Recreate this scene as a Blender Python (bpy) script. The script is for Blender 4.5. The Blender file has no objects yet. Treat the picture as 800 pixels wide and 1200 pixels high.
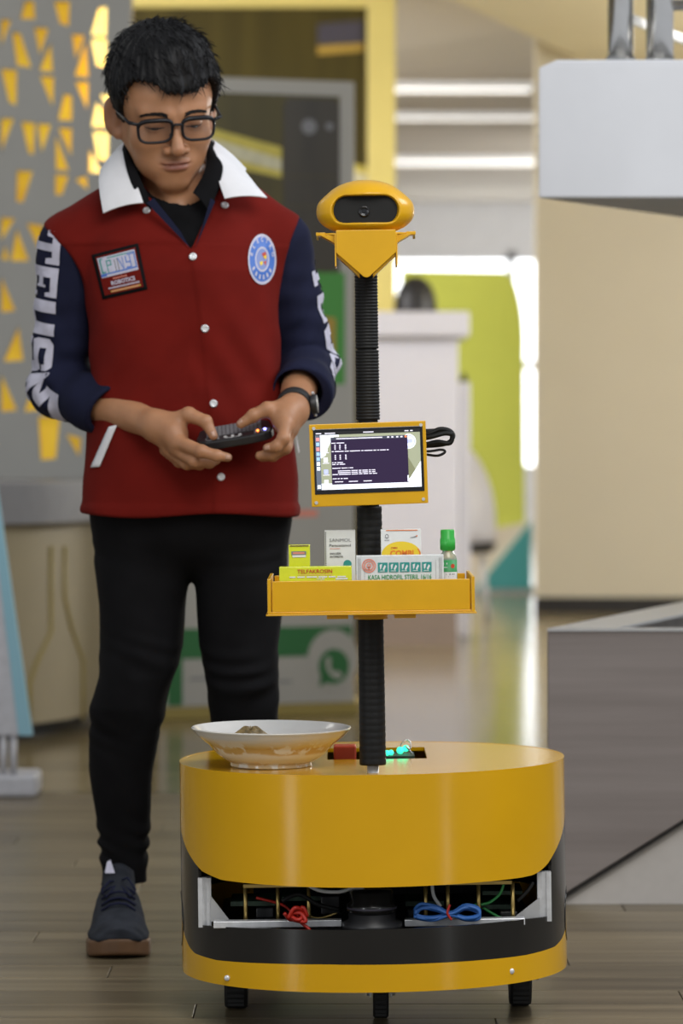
import bpy, bmesh, math, random
import numpy as np
from mathutils import Vector, Matrix
from mathutils.bvhtree import BVHTree

random.seed(7)
RNG = np.random.default_rng(11)
SC = bpy.context.scene
COL = SC.collection

# ------------------------------------------------------------------ camera
FPX, HZ, CAMH = 4000.0, 500.0, 0.92        # focal length in pixels of the 800x1200 frame, horizon row, eye height
cam_d = bpy.data.cameras.new('camera')
cam = bpy.data.objects.new('camera', cam_d)
COL.objects.link(cam)
cam.location = (0, 0, CAMH)
cam.rotation_euler = (math.pi / 2, 0, 0)
cam_d.sensor_fit = 'VERTICAL'
cam_d.sensor_height = 36.0
cam_d.lens = FPX * 36.0 / 1200.0
cam_d.shift_y = (HZ - 600.0) / 1200.0
cam_d.clip_end = 100
cam_d.dof.use_dof = True
cam_d.dof.focus_distance = 5.2
cam_d.dof.aperture_fstop = 4.6
SC.camera = cam

# ------------------------------------------------------------------ world, lamps, exposure
w = bpy.data.worlds.new('hall_daylight')
SC.world = w
w.use_nodes = True
bg = w.node_tree.nodes['Background']
bg.inputs[0].default_value = (0.90, 0.95, 1.0, 1)
bg.inputs[1].default_value = 0.36

def area(name, loc, size, size_y, power, color, target):
    d = bpy.data.lights.new(name, 'AREA')
    d.shape = 'RECTANGLE'
    d.size, d.size_y, d.energy, d.color = size, size_y, power, color
    o = bpy.data.objects.new(name, d)
    COL.objects.link(o)
    o.location = loc
    v = Vector(target) - Vector(loc)
    o.rotation_euler = v.to_track_quat('-Z', 'Y').to_euler()
    return o

area('ceiling_lamp_over_robot', (0.7, 2.6, 3.0), 2.0, 1.6, 74, (1.0, 0.98, 0.95), (0.0, 5.6, 0.6))
area('ceiling_lamp_right', (2.6, 5.6, 3.2), 1.4, 1.4, 62, (0.92, 0.95, 1.0), (0.2, 5.9, 0.8))
area('ceiling_lamp_left', (-2.4, 8.2, 3.2), 1.6, 1.2, 22, (1.0, 0.97, 0.9), (-0.9, 10.2, 0.9))
area('hall_window_front_left', (-3.6, 0.9, 1.5), 0.55, 2.6, 34, (0.95, 0.98, 1.0), (0.0, 5.3, 0.8))
area('hall_window_front_right', (3.1, 0.9, 1.5), 0.35, 2.6, 14, (0.95, 0.98, 1.0), (0.1, 5.3, 0.8))
area('added_fill_kiosk', (-2.9, 12.4, 2.84), 1.6, 1.6, 230, (0.98, 0.97, 1.0), (0.3, 14.4, 0.9))  # unseen light, added beside the kiosk to brighten its white front
area('added_fill_far_hall', (-3.4, 17.6, 2.84), 1.5, 2.5, 640, (1.0, 0.98, 0.94), (0.6, 18.9, 1.0))  # extra light out of view, put in for the far hall and lime partition
area('added_fill_back_wall', (3.8, 23.5, 2.84), 2.0, 3.0, 330, (1.0, 0.98, 0.95), (0.8, 29.0, 1.6))  # added off-view light that lifts the back wall
def point_fill(name, loc, power, color, r):
    d = bpy.data.lights.new(name, 'POINT'); d.energy, d.color, d.shadow_soft_size = power, color, r
    o = bpy.data.objects.new(name, d); COL.objects.link(o); o.location = loc
point_fill('added_fill_soffit', (3.2, 13.2, 1.7), 250, (1.0, 0.97, 0.92), 0.25)  # no real pendant here: point light added to brighten soffit and cream wall

SC.view_settings.view_transform = 'Standard'
SC.view_settings.look = 'None'
SC.view_settings.gamma = 1.0
SC.view_settings.use_curve_mapping = False
SC.view_settings.exposure = 0.0

# ------------------------------------------------------------------ small helpers
def P(px, py, Y):
    """the place at distance Y that stands behind a pixel"""
    return Vector(((px - 400.0) * Y / FPX, Y, CAMH - (py - HZ) * Y / FPX))

ORG = {}

def empty(name, loc, label, cat, group=None):
    o = bpy.data.objects.new(name, None)
    COL.objects.link(o)
    o.location = loc
    o.empty_display_size = 0.05
    ORG[o] = Vector(loc)
    tag(o, label, cat, group)
    return o

def tag(o, label=None, cat=None, group=None, kind=None):
    if label: o['label'] = label
    if cat: o['category'] = cat
    if group: o['group'] = group
    if kind: o['kind'] = kind
    return o

def mk(name, verts, faces, mats, parent=None, loc=None, smooth=True, midx=None, recalc=True, bevel=0.0, seg=2, xf=None):
    """link one mesh object built from world-space vertices"""
    if xf is not None:
        verts = [xf(v) for v in verts]
    org = ORG[parent] if parent is not None else Vector(loc if loc is not None else (0, 0, 0))
    me = bpy.data.meshes.new(name)
    if isinstance(verts, np.ndarray):
        vs = (verts - np.array(org)).astype(float)
        me.vertices.add(len(vs)); me.vertices.foreach_set('co', vs.ravel())
        fs = np.asarray(faces, dtype=np.int32)
        k = fs.shape[1]
        me.loops.add(fs.size); me.loops.foreach_set('vertex_index', fs.ravel())
        me.polygons.add(len(fs))
        me.polygons.foreach_set('loop_start', np.arange(0, fs.size, k, dtype=np.int32))
        me.update(calc_edges=True)
        recalc = False
    else:
        me.from_pydata([tuple(Vector(v) - org) for v in verts], [], [tuple(f) for f in faces])
    if not isinstance(mats, (list, tuple)):
        mats = [mats]
    for m in mats:
        me.materials.append(m)
    if midx is not None:
        me.polygons.foreach_set('material_index', np.asarray(midx, dtype=np.int32))
    if recalc:
        bm = bmesh.new(); bm.from_mesh(me)
        bmesh.ops.recalc_face_normals(bm, faces=bm.faces)
        bm.to_mesh(me); bm.free()
    if smooth:
        me.polygons.foreach_set('use_smooth', np.ones(len(me.polygons), dtype=bool))
    me.update()
    o = bpy.data.objects.new(name, me)
    COL.objects.link(o)
    if parent is not None:
        o.parent = parent
        ORG[o] = org
    else:
        o.location = org
        ORG[o] = org
    if bevel > 0:
        b = o.modifiers.new('bevel', 'BEVEL')
        b.width, b.segments, b.limit_method, b.angle_limit = bevel, seg, 'ANGLE', math.radians(40)
        b.harden_normals = False
    return o

class MB:
    """collects shapes into one mesh"""
    def __init__(s):
        s.v, s.f, s.m = [], [], []
    def add(s, v, f, m=0):
        n = len(s.v)
        s.v += [Vector(q) for q in v]
        s.f += [tuple(i + n for i in q) for q in f]
        s.m += [m] * len(f)
        return s
    def box(s, lo, hi, m=0, rot=None, pivot=None):
        x0, y0, z0 = lo; x1, y1, z1 = hi
        v = [(x0,y0,z0),(x1,y0,z0),(x1,y1,z0),(x0,y1,z0),(x0,y0,z1),(x1,y0,z1),(x1,y1,z1),(x0,y1,z1)]
        v = [Vector(q) for q in v]
        if rot is not None:
            c = Vector(pivot) if pivot is not None else (Vector(lo) + Vector(hi)) / 2
            v = [rot @ (q - c) + c for q in v]
        return s.add(v, [(0,3,2,1),(4,5,6,7),(0,1,5,4),(1,2,6,5),(2,3,7,6),(3,0,4,7)], m)
    def tube(s, path, r, n=10, m=0, cap=True):
        path = [Vector(p) for p in path]
        rs = r if isinstance(r, (list, tuple)) else [r] * len(path)
        vs, fs = [], []
        ref = None
        for i, p in enumerate(path):
            a = path[max(i - 1, 0)]; b = path[min(i + 1, len(path) - 1)]
            t = (b - a).normalized()
            if ref is None:
                ref = Vector((0, 0, 1)) if abs(t.z) < 0.9 else Vector((1, 0, 0))
            u = (ref - t * ref.dot(t)).normalized(); ref = u
            w_ = t.cross(u)
            for k in range(n):
                a_ = 2 * math.pi * k / n
                vs.append(p + (u * math.cos(a_) + w_ * math.sin(a_)) * rs[i])
        for i in range(len(path) - 1):
            for k in range(n):
                k2 = (k + 1) % n
                fs.append((i*n+k, i*n+k2, (i+1)*n+k2, (i+1)*n+k))
        if cap:
            fs.append(tuple(range(n))[::-1]); fs.append(tuple((len(path)-1)*n + k for k in range(n)))
        return s.add(vs, fs, m)
    def lathe(s, prof, c=(0,0,0), n=40, m=0, axis='z', cap=True):
        """prof: (radius, height) pairs round an axis through c"""
        vs, fs = [], []
        c = Vector(c)
        for r, h in prof:
            for k in range(n):
                a = 2 * math.pi * k / n
                if axis == 'z': q = Vector((r*math.cos(a), r*math.sin(a), h))
                elif axis == 'y': q = Vector((r*math.cos(a), h, r*math.sin(a)))
                else: q = Vector((h, r*math.cos(a), r*math.sin(a)))
                vs.append(c + q)
        for i in range(len(prof) - 1):
            for k in range(n):
                k2 = (k + 1) % n
                fs.append((i*n+k, i*n+k2, (i+1)*n+k2, (i+1)*n+k))
        if cap and prof[0][0] > 1e-6: fs.append(tuple(range(n)))
        if cap and prof[-1][0] > 1e-6: fs.append(tuple((len(prof)-1)*n + k for k in range(n)))
        return s.add(vs, fs, m)
    def prism(s, poly, d, m=0):
        """a flat 3-D outline pushed along d"""
        poly = [Vector(p) for p in poly]; d = Vector(d); n = len(poly)
        fs = [tuple(range(n))[::-1], tuple(range(n, 2*n))]
        for i in range(n):
            j = (i + 1) % n
            fs.append((i, j, n + j, n + i))
        return s.add(poly + [p + d for p in poly], fs, m)
    def build(s, name, mats, parent=None, **k):
        return mk(name, s.v, s.f, mats, parent, midx=s.m, **k)

def plate(outer, holes, depth, to3d, smooth_res=1):
    """flat sheet with holes: 2-D outlines filled by the curve engine, then given depth; returns (verts, faces)"""
    cu = bpy.data.curves.new('outline', 'CURVE'); cu.dimensions = '2D'; cu.fill_mode = 'BOTH'; cu.extrude = depth / 2
    for loop in [outer] + list(holes):
        sp = cu.splines.new('POLY'); sp.points.add(len(loop) - 1)
        for i, (a, b) in enumerate(loop): sp.points[i].co = (a, b, 0, 1)
        sp.use_cyclic_u = True
    ob = bpy.data.objects.new('outline', cu)
    me = ob.to_mesh()
    v = [to3d(q.co.x, q.co.y, q.co.z) for q in me.vertices]
    f = [tuple(p.vertices) for p in me.polygons]
    ob.to_mesh_clear(); bpy.data.objects.remove(ob); bpy.data.curves.remove(cu)
    return v, f

def text2d(body, h=1.0, align='LEFT', stretch=1.0, bold=0.0):
    """lettering as flat polygons, cap height about h; returns (verts2d, faces, width)"""
    cu = bpy.data.curves.new('lettering', 'FONT'); cu.body = body; cu.size = h / 0.70; cu.resolution_u = 2
    cu.offset = bold * h
    ob = bpy.data.objects.new('lettering', cu)
    me = ob.to_mesh()
    v = [(q.co.x * stretch, q.co.y) for q in me.vertices]
    f = [tuple(p.vertices) for p in me.polygons]
    ob.to_mesh_clear(); bpy.data.objects.remove(ob); bpy.data.curves.remove(cu)
    if not v: return v, f, 0
    x0 = min(a for a, b in v); x1 = max(a for a, b in v)
    off = {'LEFT': x0, 'CENTER': (x0 + x1) / 2, 'RIGHT': x1}[align]
    return [(a - off, b) for a, b in v], f, x1 - x0

class Print:
    """flat ink on a surface: every patch is mapped by to3d(u, v, lift)"""
    def __init__(s, to3d):
        s.t, s.mb = to3d, MB()
    def poly(s, pts, m=0, lift=0.0):
        s.mb.add([s.t(a, b, lift) for a, b in pts], [tuple(range(len(pts)))], m)
    def rect(s, u0, v0, u1, v1, m=0, lift=0.0):
        s.poly([(u0, v0), (u1, v0), (u1, v1), (u0, v1)], m, lift)
    def disc(s, u, v, r, m=0, lift=0.0, n=28, ry=None):
        ry = r if ry is None else ry
        s.poly([(u + r*math.cos(2*math.pi*k/n), v + ry*math.sin(2*math.pi*k/n)) for k in range(n)], m, lift)
    def ring(s, u, v, r0, r1, m=0, lift=0.0, n=36):
        for k in range(n):
            a, b = 2*math.pi*k/n, 2*math.pi*(k+1)/n
            s.poly([(u+r0*math.cos(a), v+r0*math.sin(a)), (u+r1*math.cos(a), v+r1*math.sin(a)),
                    (u+r1*math.cos(b), v+r1*math.sin(b)), (u+r0*math.cos(b), v+r0*math.sin(b))], m, lift)
    def text(s, body, u, v, h, m=0, lift=0.0, align='LEFT', fit=None, bold=0.0, ang=0.0):
        vs, fs, wd = text2d(body, h, align, 1.0, bold)
        k = 1.0 if fit is None or wd == 0 else fit / wd
        ca, sa = math.cos(ang), math.sin(ang)
        s.mb.add([s.t(u + a*k*ca - b*sa, v - a*k*sa - b*ca, lift) for a, b in vs], fs, m)
    def build(s, name, mats, parent, **k):
        k.setdefault('smooth', False); k.setdefault('recalc', False)
        o = s.mb.build(name, mats, parent, **k)
        o['kind'] = 'stuff'
        return o

# ------------------------------------------------------------------ materials
def mat(name, col, rough=0.5, metal=0.0, var=0.06, scale=40.0, bump=0.0, bscale=None, coat=0.0, spec=0.5, sheen=0.0,
        emit=0.0, stretch=(1, 1, 1), alpha=1.0, trans=0.0, detail=3.0, sub=0.0):
    m = bpy.data.materials.new(name); m.use_nodes = True
    nt = m.node_tree; b = nt.nodes['Principled BSDF']; L = nt.links.new
    b.inputs['Roughness'].default_value = rough
    b.inputs['Metallic'].default_value = metal
    b.inputs['Specular IOR Level'].default_value = spec
    b.inputs['Coat Weight'].default_value = coat
    b.inputs['Coat Roughness'].default_value = 0.12
    if sheen: b.inputs['Sheen Weight'].default_value = sheen; b.inputs['Sheen Roughness'].default_value = 0.5
    if trans: b.inputs['Transmission Weight'].default_value = trans
    if sub:
        b.inputs['Subsurface Weight'].default_value = sub
        b.inputs['Subsurface Radius'].default_value = (0.012, 0.005, 0.003)
        b.inputs['Subsurface Scale'].default_value = 0.5
    b.inputs['Alpha'].default_value = alpha
    tc = nt.nodes.new('ShaderNodeTexCoord'); mp = nt.nodes.new('ShaderNodeMapping')
    mp.inputs['Scale'].default_value = stretch
    L(tc.outputs['Object'], mp.inputs['Vector'])
    no = nt.nodes.new('ShaderNodeTexNoise'); no.inputs['Scale'].default_value = scale; no.inputs['Detail'].default_value = detail
    L(mp.outputs['Vector'], no.inputs['Vector'])
    rp = nt.nodes.new('ShaderNodeValToRGB')
    c = Vector(col[:3])
    rp.color_ramp.elements[0].position = 0.3; rp.color_ramp.elements[1].position = 0.7
    rp.color_ramp.elements[0].color = (*[max(0, q * (1 - var)) for q in c], 1)
    rp.color_ramp.elements[1].color = (*[min(1, q * (1 + var)) for q in c], 1)
    L(no.outputs['Fac'], rp.inputs['Fac']); L(rp.outputs['Color'], b.inputs['Base Color'])
    if emit > 0:
        L(rp.outputs['Color'], b.inputs['Emission Color']); b.inputs['Emission Strength'].default_value = emit
    if bump > 0:
        n2 = nt.nodes.new('ShaderNodeTexNoise'); n2.inputs['Scale'].default_value = bscale or scale * 4; n2.inputs['Detail'].default_value = 4
        L(mp.outputs['Vector'], n2.inputs['Vector'])
        bp = nt.nodes.new('ShaderNodeBump'); bp.inputs['Strength'].default_value = bump; bp.inputs['Distance'].default_value = 0.002
        L(n2.outputs['Fac'], bp.inputs['Height']); L(bp.outputs['Normal'], b.inputs['Normal'])
    return m

def srgb(r, g, b):
    f = lambda c: (c/255/12.92) if c/255 <= 0.04045 else ((c/255 + 0.055)/1.055)**2.4
    return (f(r), f(g), f(b))

def wood(name, c0, c1, rough=0.35, along='x', per_object=True, planks=False, scale=1.0):
    """laminate: streaks running along one axis, each piece its own tone"""
    m = bpy.data.materials.new(name); m.use_nodes = True
    nt = m.node_tree; b = nt.nodes['Principled BSDF']; L = nt.links.new
    tc = nt.nodes.new('ShaderNodeTexCoord'); mp = nt.nodes.new('ShaderNodeMapping')
    mp.inputs['Scale'].default_value = {'x': (1.2*scale, 26*scale, 26*scale), 'z': (26*scale, 26*scale, 1.2*scale)}[along]
    oi = nt.nodes.new('ShaderNodeObjectInfo')
    ad = nt.nodes.new('ShaderNodeVectorMath'); ad.operation = 'ADD'
    L(tc.outputs['Object'], mp.inputs['Vector']); L(mp.outputs['Vector'], ad.inputs[0])
    ml = nt.nodes.new('ShaderNodeMath'); ml.operation = 'MULTIPLY'; ml.inputs[1].default_value = 37.0
    L(oi.outputs['Random'], ml.inputs[0]); L(ml.outputs[0], ad.inputs[1])
    no = nt.nodes.new('ShaderNodeTexNoise'); no.inputs['Scale'].default_value = 1.0; no.inputs['Detail'].default_value = 5
    no.inputs['Roughness'].default_value = 0.6
    L(ad.outputs[0], no.inputs['Vector'])
    rp = nt.nodes.new('ShaderNodeValToRGB')
    rp.color_ramp.elements[0].position = 0.32; rp.color_ramp.elements[1].position = 0.68
    rp.color_ramp.elements[0].color = (*c0, 1); rp.color_ramp.elements[1].color = (*c1, 1)
    L(no.outputs['Fac'], rp.inputs['Fac'])
    hs = nt.nodes.new('ShaderNodeHueSaturation')
    mr = nt.nodes.new('ShaderNodeMapRange'); mr.inputs['To Min'].default_value = 0.78; mr.inputs['To Max'].default_value = 1.22
    src = oi.outputs['Random']
    if planks:
        br = nt.nodes.new('ShaderNodeTexBrick'); br.inputs['Scale'].default_value = 1.0
        br.inputs['Brick Width'].default_value = 1.25; br.inputs['Row Height'].default_value = 0.13; br.inputs['Mortar Size'].default_value = 0.002
        br.inputs['Color1'].default_value = (0, 0, 0, 1); br.inputs['Color2'].default_value = (1, 1, 1, 1); br.inputs['Mortar'].default_value = (0, 0, 0, 1)
        L(tc.outputs['Object'], br.inputs['Vector'])
        src = br.outputs['Color']
    L(src, mr.inputs['Value']); L(mr.outputs['Result'], hs.inputs['Value'])
    L(rp.outputs['Color'], hs.inputs['Color']); L(hs.outputs['Color'], b.inputs['Base Color'])
    b.inputs['Roughness'].default_value = rough
    bp = nt.nodes.new('ShaderNodeBump'); bp.inputs['Strength'].default_value = 0.08; bp.inputs['Distance'].default_value = 0.001
    L(no.outputs['Fac'], bp.inputs['Height']); L(bp.outputs['Normal'], b.inputs['Normal'])
    return m

M = {}
M['floor_wood'] = wood('floor_wood', (0.105, 0.080, 0.045), (0.215, 0.168, 0.100), 0.34)
M['floor_far'] = wood('floor_far', (0.14, 0.108, 0.058), (0.27, 0.212, 0.115), 0.16, planks=True)
M['grey_wood'] = wood('grey_wood', (0.225, 0.192, 0.178), (0.285, 0.248, 0.232), 0.45)
M['yellow'] = mat('robot_yellow', (0.68, 0.365, 0.003), 0.17, var=0.04, scale=6, coat=0.2, spec=0.45, bump=0.012, bscale=300)
M['yellow_print'] = mat('printed_yellow', (0.72, 0.385, 0.006), 0.33, var=0.04, scale=20, coat=0.2, spec=0.4)
M['black_band'] = mat('black_band', (0.010, 0.0095, 0.009), 0.24, var=0.15, scale=10, coat=0.25, spec=0.4)
M['hose'] = mat('black_hose', (0.006, 0.006, 0.006), 0.55, var=0.2, scale=60, bump=0.1, spec=0.3)
M['rubber'] = mat('black_rubber', (0.014, 0.014, 0.014), 0.7, var=0.2, scale=60)
M['dark'] = mat('dark_plastic', (0.018, 0.018, 0.020), 0.45, var=0.2, scale=50)
M['dark_face'] = mat('matt_black_face', (0.007, 0.007, 0.0065), 0.5, var=0.15, scale=30, spec=0.3)
M['nail'] = mat('fingernail', (.50, .29, .20), .3, var=.03, coat=.2)
M['lens'] = mat('lens_glass', (0.004, 0.004, 0.006), 0.06, coat=0.6)
M['alu'] = mat('brushed_aluminium', (0.74, 0.75, 0.77), 0.35, 0.45, var=0.08, scale=80)
M['steel'] = mat('polished_steel', (0.66, 0.65, 0.63), 0.20, 1.0, var=0.04, scale=30)
M['brass'] = mat('brass', (0.55, 0.40, 0.14), 0.35, 0.9, scale=50)
M['red_wire'] = mat('red_insulation', (0.45, 0.02, 0.01), 0.45)
M['blue_wire'] = mat('blue_insulation', (0.03, 0.13, 0.42), 0.45)
M['white_wire'] = mat('white_insulation', (0.6, 0.62, 0.62), 0.45)
M['green_wire'] = mat('green_insulation', (0.03, 0.25, 0.06), 0.45)
M['board'] = mat('circuit_board', (0.03, 0.06, 0.035), 0.5, var=0.4, scale=120)
M['led_green'] = mat('green_led', (0.05, 1.0, 0.55), 0.4, emit=1.3, var=0)
M['led_blue'] = mat('blue_led', (0.25, 0.25, 1.0), 0.4, emit=8.0, var=0)
M['led_orange'] = mat('orange_led', (1.0, 0.22, 0.04), 0.4, emit=5.0, var=0)
M['acrylic'] = mat('clear_acrylic', (0.9, 0.95, 0.95), 0.05, trans=0.95, var=0)
M['china'] = mat('white_china', (0.78, 0.77, 0.74), 0.15, coat=0.4, var=0.02)
M['paper'] = mat('white_card', (0.78, 0.79, 0.78), 0.45, var=0.03, scale=60)
M['foil'] = mat('white_foil_pack', (0.74, 0.77, 0.77), 0.22, var=0.05, scale=60, coat=0.4, bump=0.35, bscale=120)
M['limecard'] = mat('lime_card', (0.72, 0.78, 0.03), 0.25, var=0.04, scale=60, coat=0.3, bump=0.15, bscale=90)
M['ink'] = mat('black_ink', (0.03, 0.03, 0.035), 0.5, var=0)
M['ink_grey'] = mat('grey_ink', (0.22, 0.22, 0.23), 0.5, var=0)
M['ink_red'] = mat('red_ink', (0.55, 0.06, 0.02), 0.5, var=0)
M['ink_orange'] = mat('orange_ink', (0.80, 0.20, 0.02), 0.5, var=0)
M['ink_salmon'] = mat('salmon_ink', (0.80, 0.28, 0.20), 0.5, var=0)
M['ink_teal'] = mat('teal_ink', (0.03, 0.30, 0.27), 0.5, var=0)
M['ink_green'] = mat('green_ink', (0.03, 0.28, 0.08), 0.5, var=0)
M['ink_yellow'] = mat('yellow_ink', (0.85, 0.62, 0.03), 0.5, var=0)
M['ink_white'] = mat('white_ink', (0.80, 0.80, 0.80), 0.5, var=0)
M['ink_blue'] = mat('blue_ink', (0.05, 0.16, 0.55), 0.5, var=0)
M['ink_lightblue'] = mat('light_blue_ink', (0.20, 0.27, 0.56), 0.5, var=0)
M['cap_green'] = mat('green_cap', (0.03, 0.42, 0.05), 0.35, coat=0.2, var=0.03)
M['bottle'] = mat('bottle_glass', (0.75, 0.86, 0.75), 0.08, trans=0.7, var=0)
M['skin'] = None
M['hair'] = mat('black_hair', (0.0045, 0.0042, 0.005), 0.55, var=0.3, scale=120, stretch=(1, 1, 0.3), spec=0.3, bump=0.3, bscale=260)
M['red_cloth'] = mat('red_drill', (0.145, 0.0064, 0.0032), 0.9, var=0.10, scale=14, spec=0.2, bump=0.22, bscale=900)
M['navy_cloth'] = mat('navy_drill', (0.011, 0.013, 0.036), 0.9, var=0.15, scale=18, spec=0.2, bump=0.22, bscale=900)
M['white_cloth'] = mat('white_cotton', (0.80, 0.80, 0.83), 0.8, var=0.03, scale=30, bump=0.2, bscale=800)
M['letter_cloth'] = mat('lilac_white_applique', (0.56, 0.55, 0.66), 0.85, var=0.08, scale=60, bump=0.2, bscale=600)
M['black_cloth'] = mat('black_cotton', (0.0055, 0.0055, 0.0065), 0.9, var=0.2, scale=30, spec=0.15, bump=0.2, bscale=800)
M['trouser'] = mat('black_twill', (0.0060, 0.0058, 0.0068), 0.9, var=0.25, scale=12, spec=0.15, bump=0.2, bscale=900)
M['suede'] = mat('navy_suede', (0.026, 0.029, 0.037), 0.95, var=0.25, scale=40, spec=0.2, bump=0.3, bscale=500)
M['gum'] = mat('gum_rubber', (0.125, 0.062, 0.026), 0.6, var=0.1, scale=40)
M['frame_black'] = mat('spectacle_acetate', (0.007, 0.007, 0.010), 0.42, coat=0.1, spec=0.3)
M['key_grey'] = mat('grey_keys', (0.19, 0.19, 0.20), 0.5, var=0.1, scale=200)
M['key_white'] = mat('white_buttons', (0.7, 0.7, 0.7), 0.4)
M['cream_wall'] = mat('cream_plaster', (0.64, 0.59, 0.475), 0.7, var=0.02, scale=2)
M['white_plaster'] = mat('white_plaster', (0.70, 0.71, 0.74), 0.75, var=0.03, scale=6, bump=0.05)
M['ceiling'] = mat('ceiling_paint', (0.62, 0.57, 0.50), 0.8, var=0.02, scale=2)
M['soffit'] = mat('pale_yellow_paint', (0.68, 0.60, 0.38), 0.7, var=0.02, scale=2)
M['panel_grey'] = mat('grey_laminate', (0.32, 0.315, 0.295), 0.55, var=0.04, scale=4)
M['glow_yellow'] = mat('yellow_backlight', (1.0, 0.58, 0.05), 0.6, emit=0.45, var=0.25, scale=3)
M['tube_lamp'] = mat('warm_tube_lamp', (1.0, 0.78, 0.25), 0.5, emit=1.7, var=0)
M['frame_yellow'] = mat('yellow_frame_paint', (0.70, 0.59, 0.19), 0.5, var=0.03, scale=4)
M['olive'] = mat('olive_glass', (0.060, 0.047, 0.010), 0.5, var=0.35, scale=2.2, spec=0.2, stretch=(3, 1, 0.2))
M['banner_olive'] = mat('olive_print', (0.085, 0.068, 0.014), 0.5, var=0.3, scale=3, stretch=(2, 1, 0.3))
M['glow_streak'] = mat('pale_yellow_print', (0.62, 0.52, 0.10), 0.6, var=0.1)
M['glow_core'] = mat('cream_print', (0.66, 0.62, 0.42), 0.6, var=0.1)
M['banner_white'] = mat('banner_white', (0.43, 0.415, 0.375), 0.55, var=0.03, scale=3)
M['banner_green'] = mat('banner_green', (0.07, 0.30, 0.05), 0.5, var=0.05, scale=3)
M['band_green'] = mat('band_green', (0.028, 0.155, 0.045), 0.5, var=0.05, scale=3)
M['phone_dark'] = mat('phone_print', (0.045, 0.036, 0.022), 0.4, var=0.25, scale=8, stretch=(1, 1, 0.2))
M['ochre'] = mat('ochre_print', (0.42, 0.27, 0.04), 0.5)
M['logo_blue'] = mat('dusky_blue_print', (0.055, 0.05, 0.07), 0.5)
M['kiosk'] = mat('white_laminate', (0.66, 0.66, 0.73), 0.4, var=0.02, scale=3)
M['kiosk_brown'] = mat('taupe_laminate', (0.26, 0.20, 0.16), 0.5, var=0.05, scale=3)
M['lime'] = mat('lime_board', (0.52, 0.56, 0.085), 0.5, var=0.05, scale=2)
M['teal'] = mat('teal_board', (0.05, 0.27, 0.27), 0.5, var=0.04, scale=3)
M['cream_board'] = mat('cream_board', (0.62, 0.55, 0.44), 0.5, var=0.04, scale=3)
M['pink'] = mat('pink_fabric', (0.55, 0.16, 0.20), 0.8)
M['window_light'] = mat('daylit_window', (0.95, 0.98, 1.0), 0.5, emit=3.2, var=0)
M['strip_light'] = mat('ceiling_strip_light', (1.0, 0.98, 0.94), 0.5, emit=1.15, var=0)
M['skirting_black'] = mat('black_skirting', (0.009, 0.007, 0.006), 0.5)
M['counter_cream'] = mat('cream_counter', (0.36, 0.30, 0.185), 0.5, var=0.05, scale=3)
M['counter_line'] = mat('mustard_line', (0.34, 0.26, 0.07), 0.5, var=0.05, scale=3)
M['counter_top'] = mat('grey_stone_top', (0.24, 0.235, 0.24), 0.4, var=0.06, scale=20)
M['banner_blue'] = mat('pale_blue_board', (0.30, 0.55, 0.66), 0.5, var=0.03, scale=3)
M['stand_white'] = mat('white_metal', (0.58, 0.58, 0.62), 0.4)
M['recess'] = mat('grey_green_recess', (0.12, 0.13, 0.12), 0.6, var=0.1)
M['rim'] = mat('pale_grey_edge', (0.42, 0.42, 0.42), 0.35)
M['skirt_white'] = mat('pale_kickboard', (0.50, 0.47, 0.44), 0.5, var=0.03)

# ================================================================== THE SETTING
def structure(mbx, name, mats, bevel=0.0, parent=None, loc=None):
    o = mbx.build(name, mats, parent, smooth=False, bevel=bevel, loc=loc)
    if parent is None: o['kind'] = 'structure'
    return o

# floor: a slab, with the planks one can tell apart laid on it one by one
fl = MB()
fl.box((-7, -6, -0.15), (7, 3.49, 0.0), 1)
fl.box((-7, 3.49, -0.15), (7, 8.56, -0.012), 0)
fl.box((-7, 8.56, -0.15), (7, 30.2, 0.0), 1)
floor = structure(fl, 'floor', [M['skirting_black'], M['floor_far']])
pl_me = None
row = 0
y = 3.49
while y < 8.55:
    off = (row * 0.47) % 1.25
    x = -2.4 - off
    while x < 2.2:
        if pl_me is None:
            o = MB().box((0, 0, -0.012), (1.248, 0.1285, 0.0)).build('plank', M['floor_wood'], floor, smooth=False)
            bv = o.modifiers.new('bevel', 'BEVEL'); bv.width, bv.segments = 0.0012, 1
            pl_me = o.data; base_o = o
            o.location = (x, y, 0)
        else:
            o = base_o.copy(); COL.objects.link(o); o.parent = floor; o.location = (x, y, 0.0)
        x += 1.25
    y += 0.13; row += 1

# ceiling of the far hall, its lower soffit, back wall with daylight windows
structure(MB().box((-4.5, 10.0, 2.9), (5.5, 30.2, 3.0)), 'ceiling', M['ceiling'])
sf = MB().prism([(0.0, 12.0, 2.6), (0.437, 13.44, 2.6), (0.838, 14.77, 2.6), (1.48, 16.9, 2.6), (5.4, 16.9, 2.6), (5.4, 12.0, 2.6)], (0, 0, 0.299))
structure(sf, 'trim_1', M['soffit'])
structure(MB().box((0.959, 16.9, 0.0), (5.4, 16.97, 2.899)), 'wall_right', M['cream_wall'])
structure(MB().box((0.955, 16.88, 0.0), (5.4, 16.9, 0.075)), 'baseboard_right', M['skirting_black'])
structure(MB().box((-4.6, 9.6, 0), (-4.5, 30.2, 2.9)), 'wall_left', M['cream_wall'])
wb = MB()
wb.box((-4.5, 30.0, 0), (5.4, 30.2, 0.5)); wb.box((-4.5, 30.0, 2.46), (5.4, 30.2, 2.9))
wb.box((-4.5, 30.0, 0.5), (0.2, 30.2, 2.46)); wb.box((3.6, 30.0, 0.5), (5.4, 30.2, 2.46))
structure(wb, 'wall_back', M['white_plaster'])
win = structure(MB().box((0.2, 30.08, 0.5), (3.6, 30.1, 2.46)), 'window_1', M['window_light'])
wf = MB()
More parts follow.
